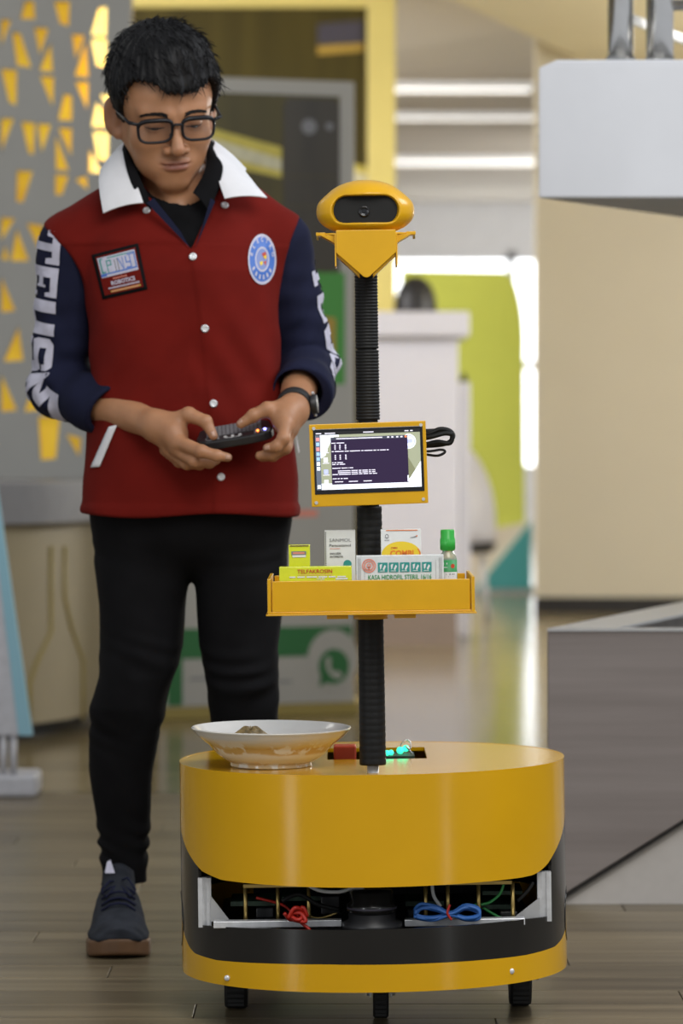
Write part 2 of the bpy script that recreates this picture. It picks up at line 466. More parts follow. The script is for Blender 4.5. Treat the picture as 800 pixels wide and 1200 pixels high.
for x in (0.2, 1.45, 2.4, 3.52): wf.box((x, 30.0, 0.5), (x + 0.08, 30.08, 2.46))
for z in (0.5, 1.42, 2.38): wf.box((0.2, 30.0, z), (3.6, 30.08, z + 0.08))
structure(wf, 'window_frame', M['white_plaster'], parent=win)
for i, (ya, yb, xa, xb) in enumerate(((19.62, 19.86, -0.2, 1.12), (21.5, 21.64, -0.3, 1.3), (25.0, 25.36, -0.5, 1.45))):
    t = empty('ceiling_light', ((xa + xb) / 2, (ya + yb) / 2, 2.9),
              ['bright ceiling strip light nearest the soffit, highest in view', 'thin dim ceiling strip light between the two bright strips',
               'bright ceiling strip light farthest back, lowest of the three'][i], 'ceiling light', 'strip lights on the far ceiling')
    MB().box((xa, ya, 2.868), (xb, yb, 2.9)).build('housing', M['white_plaster'], t, smooth=False)
    MB().box((xa + .03, ya + .045, 2.86), (xb - .03, yb - .045, 2.868)).build('diffuser', M['strip_light'], t, smooth=False)

# landing slab at the upper right and its pillar
lb = [(0.4025, 7.0), (0.766, 7.66), (2.4, 9.9), (2.4, 6.97)]
lt = [(0.440, 7.0), (0.80, 7.66), (2.4, 9.85), (2.4, 6.97)]
ld = MB().add([(*a, 1.389) for a in lb] + [(*a, 1.656) for a in lb] + [(*a, 1.6725) for a in lt],
              [(0, 1, 2, 3)] + [(4*r + k_, 4*r + (k_ + 1) % 4, 4*r + 4 + (k_ + 1) % 4, 4*r + 4 + k_) for r in (0, 1) for k_ in range(4)] + [(8, 9, 10, 11)])
structure(ld, 'trim_2', M['white_plaster'], bevel=0.004)
structure(MB().box((1.9, 7.3, 0), (2.3, 7.7, 1.389)), 'wall_pillar', M['white_plaster'])
bal = empty('stair_railing', (0.56, 7.12, 1.6725), 'polished steel railing posts standing on the white landing', 'railing')
for i, (px, yy) in enumerate(((727, 7.12), (773, 7.14))):
    x = P(px, 0, yy).x
    MB().tube([(x, yy, 1.6725), (x, yy, 2.7)], 0.0265 if i == 0 else 0.0285, 20).build('post', M['steel'], bal)
    MB().lathe([(0.043, 1.6726), (0.043, 1.680), (0.031, 1.686), (0.030, 1.692)], (x, yy, 0), 24).build('flange', M['steel'], bal)
a = P(773, 0, 7.14)
MB().tube([(a.x, 7.14, 1.802), (a.x + 1.0, 7.14, 1.802)], 0.012, 12).build('rail', M['steel'], bal)
MB().tube([(a.x, 7.14, 2.66), (a.x + 1.0, 7.14, 2.66)], 0.02, 12).build('rail', M['steel'], bal)
p0, p1 = P(735, 14, 7.45), P(830, 52, 7.45)
MB().prism([p0, p1, p1 - Vector((0, 0, .02)), p0 - Vector((0, 0, .02))], (0, .03, 0)).build('sloping_bar', M['steel'], bal, smooth=False)
MB().tube([(p1.x + .02, 7.465, 1.6725), (p1.x + .02, 7.465, 2.4)], 0.02, 12).build('post', M['steel'], bal)
MB().tube([(p0.x, 7.465, 1.6725), (p0.x, 7.465, 2.4)], 0.014, 12).build('post', M['steel'], bal)

# low wood-faced box at the right
box = empty('planter_box', (0.396, 6.55, 0), 'low grey wood-faced box with pale rim and slanted kickboard, under the white landing', 'planter')
fr = [P(642, 739, 6.55), (1.6, 6.55, 0.5285), (1.6, 6.55, .62), ]
zt = 0.5275
k = lambda px, py: P(px, py, 6.55)
lo0, lo1 = k(640.0, 1063), k(990, 843)
wp = MB().prism([(0.396, 6.55, zt), (0.396, 6.55, lo0.z + 0.006), (lo1.x, 6.55, lo1.z), (1.6, 6.55, lo1.z), (1.6, 6.55, zt)], (0, 0.02, 0))
wp.build('front_panel', M['grey_wood'], box, smooth=False, bevel=.0015)
MB().prism([(0.398, 6.555, lo0.z + 0.004), (lo1.x, 6.555, lo1.z - 0.002), (lo1.x, 6.555, lo1.z - .007), (0.40, 6.555, lo0.z - .003)], (0, .012, 0)).build('edge_strip', M['skirting_black'], box, smooth=False)
MB().box((0.41, 6.572, 0), (0.905, 6.59, 0.45)).build('kickboard', M['skirt_white'], box, smooth=False, bevel=.001)
MB().box((0.907, 6.572, 0), (1.6, 6.59, 0.45)).build('kickboard', M['skirt_white'], box, smooth=False, bevel=.001)
MB().prism([(0.396, 6.571, 0.0), (0.50, 6.59, 0.0), (1.22, 8.5, 0), (1.10, 8.5, 0)], (0, 0, zt)).build('side_wall', M['grey_wood'], box, smooth=False)
MB().prism([(0.394, 6.546, zt), (1.6, 6.546, zt), (1.6, 6.575, zt), (0.53, 6.575, zt), (1.235, 8.5, zt), (1.095, 8.5, zt)], (0, 0, 0.0055)).build('rim', M['rim'], box, smooth=False)
MB().prism([(0.52, 6.59, 0.0), (1.6, 6.59, 0.0), (1.6, 8.5, 0.0), (1.22, 8.5, 0.0)], (0, 0, 0.42)).build('inner_tray', M['recess'], box, smooth=False)

# ------------------------------------------------------------------ left: curved counter, lattice panel
cnt = empty('service_counter', (-1.0, 10.2, 0), 'cream curved counter with thick grey top behind the man', 'counter')
CURV = [(-1.9, 9.75), (-1.5, 9.77), (-1.15, 9.84), (-0.98, 9.94), (-0.86, 10.10), (-0.77, 10.36), (-0.72, 10.7), (-0.70, 11.3)]
def spl(pts, n=6):
    out = []
    for i in range(len(pts) - 1):
        p0 = Vector((*pts[max(i-1, 0)], 0)); p1 = Vector((*pts[i], 0)); p2 = Vector((*pts[i+1], 0)); p3 = Vector((*pts[min(i+2, len(pts)-1)], 0))
        for j in range(n):
            t = j / n
            q = 0.5 * ((2*p1) + (p2-p0)*t + (2*p0-5*p1+4*p2-p3)*t*t + (3*p1-p0-3*p2+p3)*t**3)
            out.append((q.x, q.y))
    out.append(pts[-1]); return out
def offs(line, d):
    res = []
    for i, (x, y_) in enumerate(line):
        a = line[max(i-1, 0)]; b = line[min(i+1, len(line)-1)]
        t = Vector((b[0]-a[0], b[1]-a[1])).normalized()
        res.append((x + t.y*d, y_ - t.x*d))
    return res
CL = spl(CURV)
def slab(line, z0, z1):
    return MB().prism([(x, y_, z0) for x, y_ in line] + [(-1.9, 11.3, z0)], (0, 0, z1 - z0))
slab(CL, 0.047, 0.634).build('front', M['counter_cream'], cnt, smooth=False)
slab(offs(CL, -0.07), 0.0, 0.047).build('plinth', M['skirting_black'], cnt, smooth=False)
slab(offs(CL, 0.045), 0.634, 0.758).build('top', M['counter_top'], cnt, smooth=False, bevel=.006)
def on_counter(px, py):
    best = min(offs(CL, 0.002), key=lambda q: abs(400 + q[0]*FPX/q[1] - px))
    return Vector((best[0], best[1], CAMH - (py - HZ)*best[1]/FPX))
for line in ([(58, 640), (60, 700), (57, 740), (44, 775), (36, 800), (33, 845)], [(78, 640), (77, 700), (82, 735), (97, 775), (100, 800), (100, 845)]):
    pts = [on_counter(a, b) for a, b in line]
    MB().tube(pts, 0.006, 6).build('inlaid_line', M['counter_line'], cnt)

YL = 10.62
lat = empty('lattice_screen', (-0.95, YL, 0.758), 'grey lattice screen with yellow backlit triangular cut-outs above the counter', 'screen')
CUT = [[(2,47),(28,50),(2,118)], [(62,2),(85,2),(88,48),(50,47)], [(135,2),(175,2),(172,66),(150,58)], [(30,80),(50,82),(78,170),(42,164)],
 [(2,172),(42,175),(40,265),(22,255)], [(85,68),(122,70),(100,140)], [(127,104),(132,180),(98,176)], [(180,85),(212,88),(190,150)],
 [(216,98),(221,193),(186,191)], [(188,205),(221,205),(219,275)], [(228,97),(268,97),(265,168),(242,164)], [(247,20),(268,15),(266,91),(227,88)],
 [(100,190),(135,192),(132,268)], [(160,235),(180,240),(180,303),(145,301)], [(241,256),(284,316),(229,318)], [(252,236),(300,240),(300,312),(290,312)],
 [(2,297),(35,297),(2,383)], [(53,305),(88,308),(84,388),(72,385)], [(94,310),(128,312),(104,385)], [(146,320),(180,322),(178,393)],
 [(139,336),(172,428),(140,426)], [(232,330),(272,332),(270,403),(246,399)], [(224,372),(254,434),(222,432)], [(42,428),(82,430),(58,508),(40,505)],
 [(138,438),(172,440),(156,488),(138,490)], [(188,450),(216,441),(220,476)], [(2,546),(38,548),(2,606)], [(41,572),(72,655),(26,655)],
 [(12,612),(22,652),(2,652)], [(2,692),(38,780),(2,784)], [(46,818),(58,905),(8,908)], [(2,938),(42,1030),(2,1034)], [(85,956),(98,1030),(60,1034)],
 [(95,1046),(150,1048),(140,1152),(102,1155)], [(165,1090),(203,1100),(198,1148)], [(118,940),(160,946),(130,1020)], [(66,560),(108,566),(104,640)]]
# the same cut-outs carried on to the left, beyond the frame
holes = []
def lp(zx, zy): q = P(zx / 2.143, zy / 2.143, YL); return (q.x, q.z)
for c in CUT:
    holes.append([lp(a, b) for a, b in c])
    sh = [lp(a, b) for a, b in c]
    if max(h[0] for h in sh) < -0.70: holes.append([(x - 0.36, z) for x, z in sh if True])
v, f = plate([(-1.45, 0.758), (-0.655, 0.758), (-0.655, 2.6), (-1.45, 2.6)], [h for h in holes if min(q[0] for q in h) > -1.44], 0.03, lambda a, b, c: (a, YL + 0.015 + c, b))
mk('panel', v, f, M['panel_grey'], lat, smooth=False)
MB().box((-1.45, YL + 0.10, 0.758), (-0.655, YL + 0.115, 2.6)).build('backlight', M['glow_yellow'], lat, smooth=False)
MB().box((-0.675, YL + 0.03, 0.758), (-0.655, YL + 0.10, 2.6)).build('side_frame', M['panel_grey'], lat, smooth=False)
for px in (112, 124, 135):
    a, b = P(px, 6, YL + .065), P(px, 212, YL + .065)
    MB().tube([a, b], 0.014, 10).build('lamp_tube', M['tube_lamp'], lat)

# olive glass wall with yellow frame, far behind
YO = 15.0
ol = empty('glass_partition', (0, YO, 0), 'olive glass partition in a broad yellow frame behind the man', 'partition')
q0, q1, q2 = P(120, 0, YO), P(430, 0, YO), P(463, 0, YO)
MB().box((q0.x, YO, 0), (q1.x, YO + .06, 2.76)).build('pane', M['olive'], ol, smooth=False)
MB().box((q1.x, YO - .03, 0), (q2.x, YO + .12, 2.9)).build('upright', M['frame_yellow'], ol, smooth=False, bevel=.008)
MB().box((q0.x, YO - .03, 2.76), (q1.x, YO + .12, 2.9)).build('top_bar', M['frame_yellow'], ol, smooth=False, bevel=.008)
pr = Print(lambda u, v, l: P(u, v, YO) + Vector((0, -0.003 - l, 0)))
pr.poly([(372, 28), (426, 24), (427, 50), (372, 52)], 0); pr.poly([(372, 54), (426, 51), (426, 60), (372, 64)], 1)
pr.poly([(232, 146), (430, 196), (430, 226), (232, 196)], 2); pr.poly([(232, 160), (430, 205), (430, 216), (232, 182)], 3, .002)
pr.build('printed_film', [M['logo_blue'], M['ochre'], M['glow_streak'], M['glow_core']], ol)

# white banner board with phone picture and messaging service mark
YB = 10.9
bn = empty('banner_board', (-0.3, 10.75, 0), 'white banner board showing a dark phone, green bands and a round chat mark', 'banner')
def b3(u, v, l=0.0):
    t = (u - 185) / 228.0
    Y = 10.68 + 0.22 * t
    return Vector(((u - 400) * Y / FPX, Y - l, CAMH - (v - HZ) * 10.8 / FPX))
def bpanel(name, pts, m, d=0.004, dep=0.006):
    return MB().prism([b3(a, b, d) for a, b in pts], (0, dep, 0)).build(name, m, bn, smooth=False)
MB().prism([b3(185, 826), b3(415, 826), b3(415, 92), b3(185, 92)], (0, .04, 0)).build('board', M['banner_white'], bn, smooth=False, bevel=.004)
MB().prism([b3(180, 840.7), b3(420, 840.7), b3(420, 826), b3(180, 826)], (0, .25, 0)).build('foot', M['counter_line'], bn, smooth=False, bevel=.004)
pr = Print(b3)
pr.poly([(196, 110), (398, 110), (398, 318), (196, 318)], 0, .002)
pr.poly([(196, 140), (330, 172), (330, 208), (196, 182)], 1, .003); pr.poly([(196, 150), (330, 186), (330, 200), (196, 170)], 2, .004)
rr = [(332, 122), (338, 114), (392, 114), (398, 122), (398, 316), (332, 316)]
pr.poly(rr, 3, .005); pr.disc(362, 147, 9, 4, .006); pr.disc(386, 146, 4.5, 4, .006)
for yy in (205, 240, 275): pr.rect(336, yy, 394, yy + 1.5, 0, .006)
pr.poly([(196, 318), (404, 318), (404, 450), (196, 450)], 5, .002)
pr.poly([(376, 370), (393, 372), (393, 432), (372, 428)], 6, .003)
pr.rect(300, 598, 372, 606, 7, .002)
pr.poly([(196, 735), (412, 735), (412, 770), (196, 770)], 8, .002); pr.poly([(196, 770), (214, 770), (214, 824), (196, 824)], 8, .002)
for yy, a, b in ((792, 222, 245), (798, 318, 342)): pr.rect(a, yy, b, yy + 3, 9, .002)
pr.disc(390, 775, 30, 10, .003, ry=36)
pr.disc(391, 783, 18, 8, .004, ry=21); pr.poly([(376, 790), (374, 806), (386, 801)], 8, .004)
hs = [(382, 772), (386, 771), (388, 778), (386, 782), (391, 790), (395, 788), (401, 792), (400, 796), (394, 798), (387, 793), (382, 784)]
pr.poly(hs, 10, .005)
pr.build('print', [M['banner_olive'], M['glow_streak'], M['glow_core'], M['phone_dark'], M['ink_grey'], M['banner_green'], M['ochre'], M['ink_salmon'], M['band_green'], M['ink_grey'], M['banner_white']], bn)

# display stand at the left edge
YD = 8.46
ds = empty('display_stand', (P(-20, 0, YD).x, YD, 0), 'tapered white and pale blue display stand on thin legs at the left edge', 'stand')
d3 = lambda u, v, l=0.0: P(u, v, YD - l)
MB().prism([d3(-100, 862), d3(37, 862), d3(-12, 520), d3(-50, 520)], (0, .03, 0)).build('board', M['stand_white'], ds, smooth=False, bevel=.003)
MB().prism([d3(22, 862, .004), d3(37.5, 862, .004), d3(-11.5, 520, .004), d3(-20, 520, .004)], (0, .034, 0)).build('blue_edge', M['banner_blue'], ds, smooth=False)
for px in (3, 15):
    a, b = d3(px, 862), d3(px, 915)
    MB().tube([a + Vector((0, .015, 0)), Vector((b.x, YD + .015, .055))], .009, 10).build('leg', M['stand_white'], ds)
a, b = d3(-60, 900), d3(43, 900)
MB().box((a.x, YD - .0, 0), (b.x, YD + .16, .058)).build('foot', M['stand_white'], ds, smooth=False, bevel=.012)

# ------------------------------------------------------------------ far hall furniture
YK = 14.3
ko = empty('reception_kiosk', (0.3, YK, 0), 'white reception kiosk with overhanging top and taupe base beyond the robot', 'counter')
x0, x1 = P(436, 0, YK).x, P(537, 0, YK).x
MB().box((x0, YK + .03, 0.168), (x1, YK + .63, 1.295)).build('body', M['kiosk'], ko, smooth=False, bevel=.004)
MB().box((x0, YK + .035, 0), (x1 - .004, YK + .62, 0.168)).build('base', M['kiosk_brown'], ko, smooth=False)
MB().box((x0 - .045, YK - .02, 1.295), (P(550, 0, YK).x, YK + .68, 1.4026)).build('top', M['kiosk'], ko, smooth=False, bevel=.012)
hx = P(484, 0, 14.7)
hd = MB()
prof = []
for i in range(15):
    t = i / 14
    prof.append((0.092 * math.sqrt(max(0, 1 - (t*0.985)**2.6)), 1.4026 + 0.165 * t))
hd.lathe([(0.085, 1.4026), (0.085, 1.41)] + [(r, z) for r, z in prof if z > 1.412], (hx.x + .01, 14.72, 0), 28)
o = hd.build('counter_monitor', M['dark'], None, loc=(hx.x + .01, 14.72, 1.4026)); tag(o, 'black rounded device standing on the white kiosk top', 'device')
yk = 14.9
cb = empty('side_cabinet', (P(540, 0, yk).x, yk, 0), 'narrow white cabinet beside the right side of the white kiosk', 'cabinet')
ca, cbx = P(538.5, 0, yk).x, P(551, 0, yk).x
MB().box((ca, yk, 0), (cbx, yk + .4, 1.115)).build('body', M['kiosk'], cb, smooth=False, bevel=.006)
MB().box((ca + .004, yk - .006, .12), (cbx - .004, yk, 1.09)).build('door', M['kiosk'], cb, smooth=False, bevel=.002)
o = MB().lathe([(0.012, 1.115), (0.017, 1.12), (0.017, 1.135), (0.010, 1.142), (0.006, 1.155), (0, 1.157)], ((ca + cbx)/2 - .004, yk + .05, 0), 16).build('dispenser', M['dark'], None, loc=((ca + cbx)/2 - .004, yk + .05, 1.115))
tag(o, 'small black dispenser on the narrow white cabinet', 'dispenser')

YP = 18.9
pt = empty('lime_partition', (P(560, 0, YP).x, YP, 0), 'tall lime green partition with rounded corner and teal wedge at its foot', 'partition')
p3 = lambda u, v, l=0.0: P(u, v, YP) + Vector((0, -l, 0))
arc = [(590 + 24*math.sin(t), 400 - 82*math.cos(t)) for t in np.linspace(0, math.pi/2, 12)]
MB().prism([p3(470, 690), p3(470, 316)] + [p3(a, b) for a, b in arc] + [p3(615, 690)], (0, .10, 0)).build('lime_board', M['lime'], pt, smooth=False)
MB().prism([p3(470, 690, .02), p3(470, 628, .02), p3(545, 626, .02), p3(606, 614, .02), p3(622, 610, .02), p3(622, 690, .02)], (0, .019, 0)).build('cream_board', M['cream_board'], pt, smooth=False)
MB().prism([p3(557, 690, .04), p3(622, 610, .04), p3(622, 690, .04)], (0, .019, 0)).build('teal_wedge', M['teal'], pt, smooth=False)
MB().prism([p3(470, 694.7, .03), p3(470, 688, .03), p3(627, 688, .03), p3(627, 694.7, .03)], (0, .14, 0)).build('plinth', M['rim'], pt, smooth=False)

yc = 16.6
ac = P(545, 575, yc)
ch = empty('tub_chair', (ac.x, yc, 0), 'white rounded tub chair with pink cushion before the lime partition', 'chair')
sh = MB()
rows = []
n = 28
vs, fs = [], []
for i in range(9):
    t = i / 8
    z = 0.36 + 0.44 * t
    r = 0.150 * (1 - 0.75 * t**3)
    for k_ in range(n):
        a = 2 * math.pi * k_ / n
        vs.append((ac.x + r * math.cos(a), yc + r * math.sin(a), z))
for i in range(8):
    for k_ in range(n):
        k2 = (k_ + 1) % n
        fs.append((i*n+k_, i*n+k2, (i+1)*n+k2, (i+1)*n+k_))
fs.append(tuple(range(n))); fs.append(tuple(8*n + k_ for k_ in range(n)))
sh.add(vs, fs).build('shell', M['kiosk'], ch)
MB().lathe([(0, .30), (.12, .31), (.140, .34), (.140, .365), (0, .367)], (ac.x + .01, yc, 0), 24).build('seat', M['dark'], ch)
MB().lathe([(0, .37), (.03, .375), (.045, .42), (.03, .47), (0, .475)], (ac.x - .075, yc - .09, 0), 16).build('cushion', M['pink'], ch)
for sx in (-1, 1):
    for sy in (-1, 1):
        MB().tube([(ac.x + sx*.08, yc + sy*.08, .30), (ac.x + sx*.11, yc + sy*.11, 0)], .010, 8).build('leg', M['stand_white'], ch)

# ================================================================== FIELD MODELLING (implicit shapes -> one continuous mesh)
F32 = np.float32
def V3(v): return np.array(tuple(v), dtype=F32)
def s_ball(p, c, r): return np.sqrt(((p - V3(c))**2).sum(1)) - F32(r)
def s_ell(p, c, r, R=None):
    q = p - V3(c)
    if R is not None: q = q @ R
    r = np.array(r, dtype=F32)
    k0 = np.sqrt(((q / r)**2).sum(1)); k1 = np.sqrt(((q / (r*r))**2).sum(1)) + F32(1e-9)
    return k0 * (k0 - 1) / k1
def s_cone(p, a, b, r1, r2):
    a, b = V3(a), V3(b); ba = b - a; q = p - a
    h = np.clip((q @ ba) / F32((ba*ba).sum()), 0, 1)
    return np.sqrt(((q - h[:, None]*ba)**2).sum(1)) - (F32(r1) + h*F32(r2 - r1))
def s_econe(p, a, b, r1, r2, side, flat):
    """tapered limb with an oval section: the extent along 'side' is scaled by flat"""
    a, b, sd = V3(a), V3(b), V3(side); ba = b - a; q = p - a
    h = np.clip((q @ ba) / F32((ba*ba).sum()), 0, 1)
    d = q - h[:, None]*ba
    k = d @ sd
    d = d - k[:, None]*sd*F32(1 - 1/flat)
    return (np.sqrt((d**2).sum(1)) - (F32(r1) + h*F32(r2 - r1))) * F32(min(1.0, flat) if flat < 1 else 1.0)
def s_box(p, c, hsz, R=None, rnd=0.0):
    q = p - V3(c)
    if R is not None: q = q @ R
    q = np.abs(q) - (np.array(hsz, dtype=F32) - F32(rnd))
    return np.sqrt((np.maximum(q, 0)**2).sum(1)) + np.minimum(q.max(1), 0) - F32(rnd)
def smin(a, b, k):
    h = np.maximum(F32(k) - np.abs(a - b), 0) / F32(k)
    return np.minimum(a, b) - h*h*F32(k*0.25)
def smax(a, b, k): return -smin(-a, -b, k)
def chain(p, pts, rs, k=0.006):
    d = None
    for i in range(len(pts) - 1):
        e = s_cone(p, pts[i], pts[i+1], rs[i], rs[i+1])
        d = e if d is None else smin(d, e, k)
    return d
def waves(p, f, s=0.0):
    x, y, z = p[:, 0]*F32(f), p[:, 1]*F32(f), p[:, 2]*F32(f)
    return (np.sin(x + 1.7*np.sin(y*0.7 + s) + s) * np.cos(z*0.9 + 1.3*np.sin(x*0.6 - s)) + 0.5*np.sin(2.1*z + 1.1*x + 2*s + np.sin(1.9*y))) * F32(0.66)

def field_mesh(fn, lo, hi, h, slack=2.2):
    """surface nets over the parts of a grid that lie near the surface"""
    lo, hi = np.array(lo, dtype=float), np.array(hi, dtype=float)
    B = 8
    nb = np.ceil((hi - lo) / (h*B)).astype(int) + 1
    n = nb * B
    gx = [lo[i] + (np.arange(nb[i]) + 0.5)*B*h - 0.5*h for i in range(3)]
    C = np.stack(np.meshgrid(*gx, indexing='ij'), -1).reshape(-1, 3).astype(F32)
    dc = fn(C)
    act = np.where(np.abs(dc) < B*h*0.87*slack)[0]
    D = np.repeat(np.repeat(np.repeat(dc.reshape(nb), B, 0), B, 1), B, 2).astype(F32)
    bi = np.stack(np.unravel_index(act, nb), 1)
    loc = np.stack(np.meshgrid(*(np.arange(B),)*3, indexing='ij'), -1).reshape(-1, 3)
    step = max(1, 400000 // (B**3))
    for s in range(0, len(bi), step):
        idx = (bi[s:s+step, None, :]*B + loc[None]).reshape(-1, 3)
        pts = (lo + idx*h).astype(F32)
        D[idx[:, 0], idx[:, 1], idx[:, 2]] = fn(pts)
    S = D < 0
    c = [S[i:n[0]-1+i, j:n[1]-1+j, k:n[2]-1+k] for i in (0, 1) for j in (0, 1) for k in (0, 1)]
    allc = c[0].copy(); anyc = c[0].copy()
    for q in c[1:]: allc &= q; anyc |= q
    mixed = anyc & ~allc
    cells = np.stack(np.where(mixed), 1)
    vid = np.full(mixed.shape, -1, dtype=np.int32); vid[mixed] = np.arange(len(cells))
    corners = np.array([(i, j, k) for i in (0, 1) for j in (0, 1) for k in (0, 1)])
    vals = np.stack([D[cells[:, 0]+o[0], cells[:, 1]+o[1], cells[:, 2]+o[2]] for o in corners], 1)
    acc = np.zeros((len(cells), 3)); cnt_ = np.zeros(len(cells))
    for a in range(8):
        for b in range(a + 1, 8):
            if np.abs(corners[a] - corners[b]).sum() != 1: continue
            va, vb = vals[:, a], vals[:, b]
            m = (va < 0) != (vb < 0)
            t = np.where(m, va / np.where(m, va - vb, 1), 0)
            acc += np.where(m[:, None], corners[a] + t[:, None]*(corners[b] - corners[a]), 0); cnt_ += m
    verts = lo + (cells + acc / cnt_[:, None])*h
    quads = []
    for ax in range(3):
        u, v = (ax + 1) % 3, (ax + 2) % 3
        sl0 = [slice(0, n[i]-1) for i in range(3)]; sl1 = list(sl0); sl1[ax] = slice(1, n[ax])
        e = S[tuple(sl0)] != S[tuple(sl1)]
        pos = np.stack(np.where(e), 1)
        pos = pos[(pos[:, u] > 0) & (pos[:, v] > 0)]
        du = np.zeros(3, int); du[u] = 1; dv = np.zeros(3, int); dv[v] = 1
        g = lambda q: vid[q[:, 0], q[:, 1], q[:, 2]]
        Q = np.stack([g(pos - du - dv), g(pos - dv), g(pos), g(pos - du)], 1)
        inside = S[pos[:, 0], pos[:, 1], pos[:, 2]]
        Q[~inside] = Q[~inside][:, ::-1]
        quads.append(Q)
    Q = np.concatenate(quads)
    Q = Q[(Q >= 0).all(1)]
    return verts, Q

def relax(v, q, it=1, lam=0.5):
    e = np.concatenate([q[:, [0, 1]], q[:, [1, 2]], q[:, [2, 3]], q[:, [3, 0]]])
    e = np.concatenate([e, e[:, ::-1]])
    for _ in range(it):
        s = np.zeros_like(v); c = np.zeros(len(v))
        for k in range(3): s[:, k] = np.bincount(e[:, 0], weights=v[e[:, 1], k], minlength=len(v))
        c = np.bincount(e[:, 0], minlength=len(v))
        v = v + lam*(s / np.maximum(c, 1)[:, None] - v)
    return v

# ================================================================== THE ROBOT
RC = Vector((0.050, 5.39, 0.0))
RA = math.radians(0.8)
def roll(v):
    v = Vector(v); dx, dz = v.x - RC.x, v.z - 0.22
    return Vector((RC.x + dx*math.cos(RA) - dz*math.sin(RA), v.y, 0.22 + dx*math.sin(RA) + dz*math.cos(RA)))
def unroll(v):
    v = Vector(v); dx, dz = v.x - RC.x, v.z - 0.22
    return Vector((RC.x + dx*math.cos(RA) + dz*math.sin(RA), v.y, 0.22 - dx*math.sin(RA) + dz*math.cos(RA)))
def RP(px, py, Y): return unroll(P(px, py, Y))

bot = empty('delivery_robot', (RC.x, RC.y, 0), 'yellow and black wheeled service robot with screen, medicine tray and camera head', 'robot')
A_, B_, N_ = 0.303, 0.272, 2.15
def outline(th, inset=0.0):
    s, c = math.sin(th), math.cos(th)
    return (RC.x + (A_ - inset)*math.copysign(abs(s)**(2/N_), s), RC.y - (B_ - inset)*math.copysign(abs(c)**(2/N_), c))
TH = [math.radians(-120 + 0.05*i) for i in range(4801)]
TPX = []
for t in TH:
    x, yy = outline(t); TPX.append(400 + x*FPX/yy)
imin, imax = TPX.index(min(TPX)), TPX.index(max(TPX))
def th_of(px):
    seg = range(imin, imax + 1)
    return TH[min(seg, key=lambda i: abs(TPX[i] - px))]
def zcurve(pts):
    ths, zs = [], []
    for px, py in pts:
        t = th_of(px); x, yy = outline(t)
        ths.append(t); zs.append(RP(px, py, yy).z)
    ths, zs = np.array(ths), np.array(zs)
    return lambda t: float(np.interp(t, ths, zs))
zU = zcurve([(208, 955), (212, 964), (221, 999), (229, 1012), (237, 1021), (259, 1031), (302, 1036), (377, 1040), (440, 1040), (534, 1036), (590, 1031), (610, 1028.5), (624, 1025.5), (631, 1022), (636, 1018), (642, 1012), (647, 1004), (652, 995), (656, 986), (661, 968), (664, 951), (667, 935)])
zB = zcurve([(208, 1052), (211, 1066), (216, 1098), (221, 1110), (227, 1117), (252, 1125), (315, 1129), (377, 1130), (440, 1130.5), (534, 1127), (615, 1119), (649, 1109), (657, 1100), (662, 1085), (667, 1052)])
zO = zcurve([(225, 1083), (246, 1085), (315, 1088), (377, 1090), (452, 1089), (534, 1085), (615, 1077), (655, 1071)])
Z0, ZT = 0.0714, 0.3978
tL, tR = th_of(232.5), th_of(646)
def strip(name, ths, zlo, zhi, m, thick=0.005, closed=False):
    vs, fs = [], []
    n = len(ths)
    for t in ths:
        xo, yo = outline(t); xi, yi = outline(t, thick)
        a, b = zlo(t), zhi(t)
        vs += [(xo, yo, a), (xo, yo, b), (xi, yi, b), (xi, yi, a)]
    rng = range(n if closed else n - 1)
    for i in rng:
        j = (i + 1) % n
        for k in range(4):
            k2 = (k + 1) % 4
            fs.append((4*i+k, 4*j+k, 4*j+k2, 4*i+k2))
    if not closed:
        fs.append((0, 1, 2, 3)); fs.append(tuple(4*(n-1) + k for k in (3, 2, 1, 0)))
    o = mk(name, vs, fs, m, bot, xf=roll)
    es = o.modifiers.new('edges', 'EDGE_SPLIT'); es.split_angle = math.radians(35)
    return o
full = [2*math.pi*i/240 - math.pi for i in range(240)]
strip('upper_skirt', full, zU, lambda t: ZT, M['yellow'], closed=True).modifiers.new('round', 'BEVEL').width = 0.0022
strip('lower_skirt', full, lambda t: Z0, lambda t: zB(t) - 0.0002, M['yellow'], closed=True)
mid = [tL + (tR - tL)*i/120 for i in range(121)]
lower = strip('black_band', mid, zB, zO, M['black_band'])
back = [tR + (2*math.pi - (tR - tL))*i/180 for i in range(181)]
nrm = lambda t: (t + math.pi) % (2*math.pi) - math.pi
strip('black_band', back, lambda t: zB(nrm(t)), lambda t: zU(nrm(t)) - 0.0002, M['black_band'])
# top plate with its hatch
HX0, HX1, HY0, HY1 = -0.020, 0.137, 5.365, 5.555
outl = [outline(t, .0046) for t in full]
v, f = plate(outl, [[(HX0, HY0), (HX1, HY0), (HX1, HY1), (HX0, HY1)]], 0.006, lambda a, b, c: (a, b, ZT - 0.0033 + c))
mk('top_plate', v, f, M['yellow'], bot, smooth=False, xf=roll)
MB().prism([(*outline(t, 0.012), 0.082) for t in full], (0, 0, 0.008)).build('base_plate', M['dark'], bot, smooth=False, xf=roll)
MB().prism([(*outline(t, 0.012), 0.236) for t in full[::2]], (0, 0, 0.004)).build('upper_deck', M['dark'], bot, smooth=False, xf=roll)
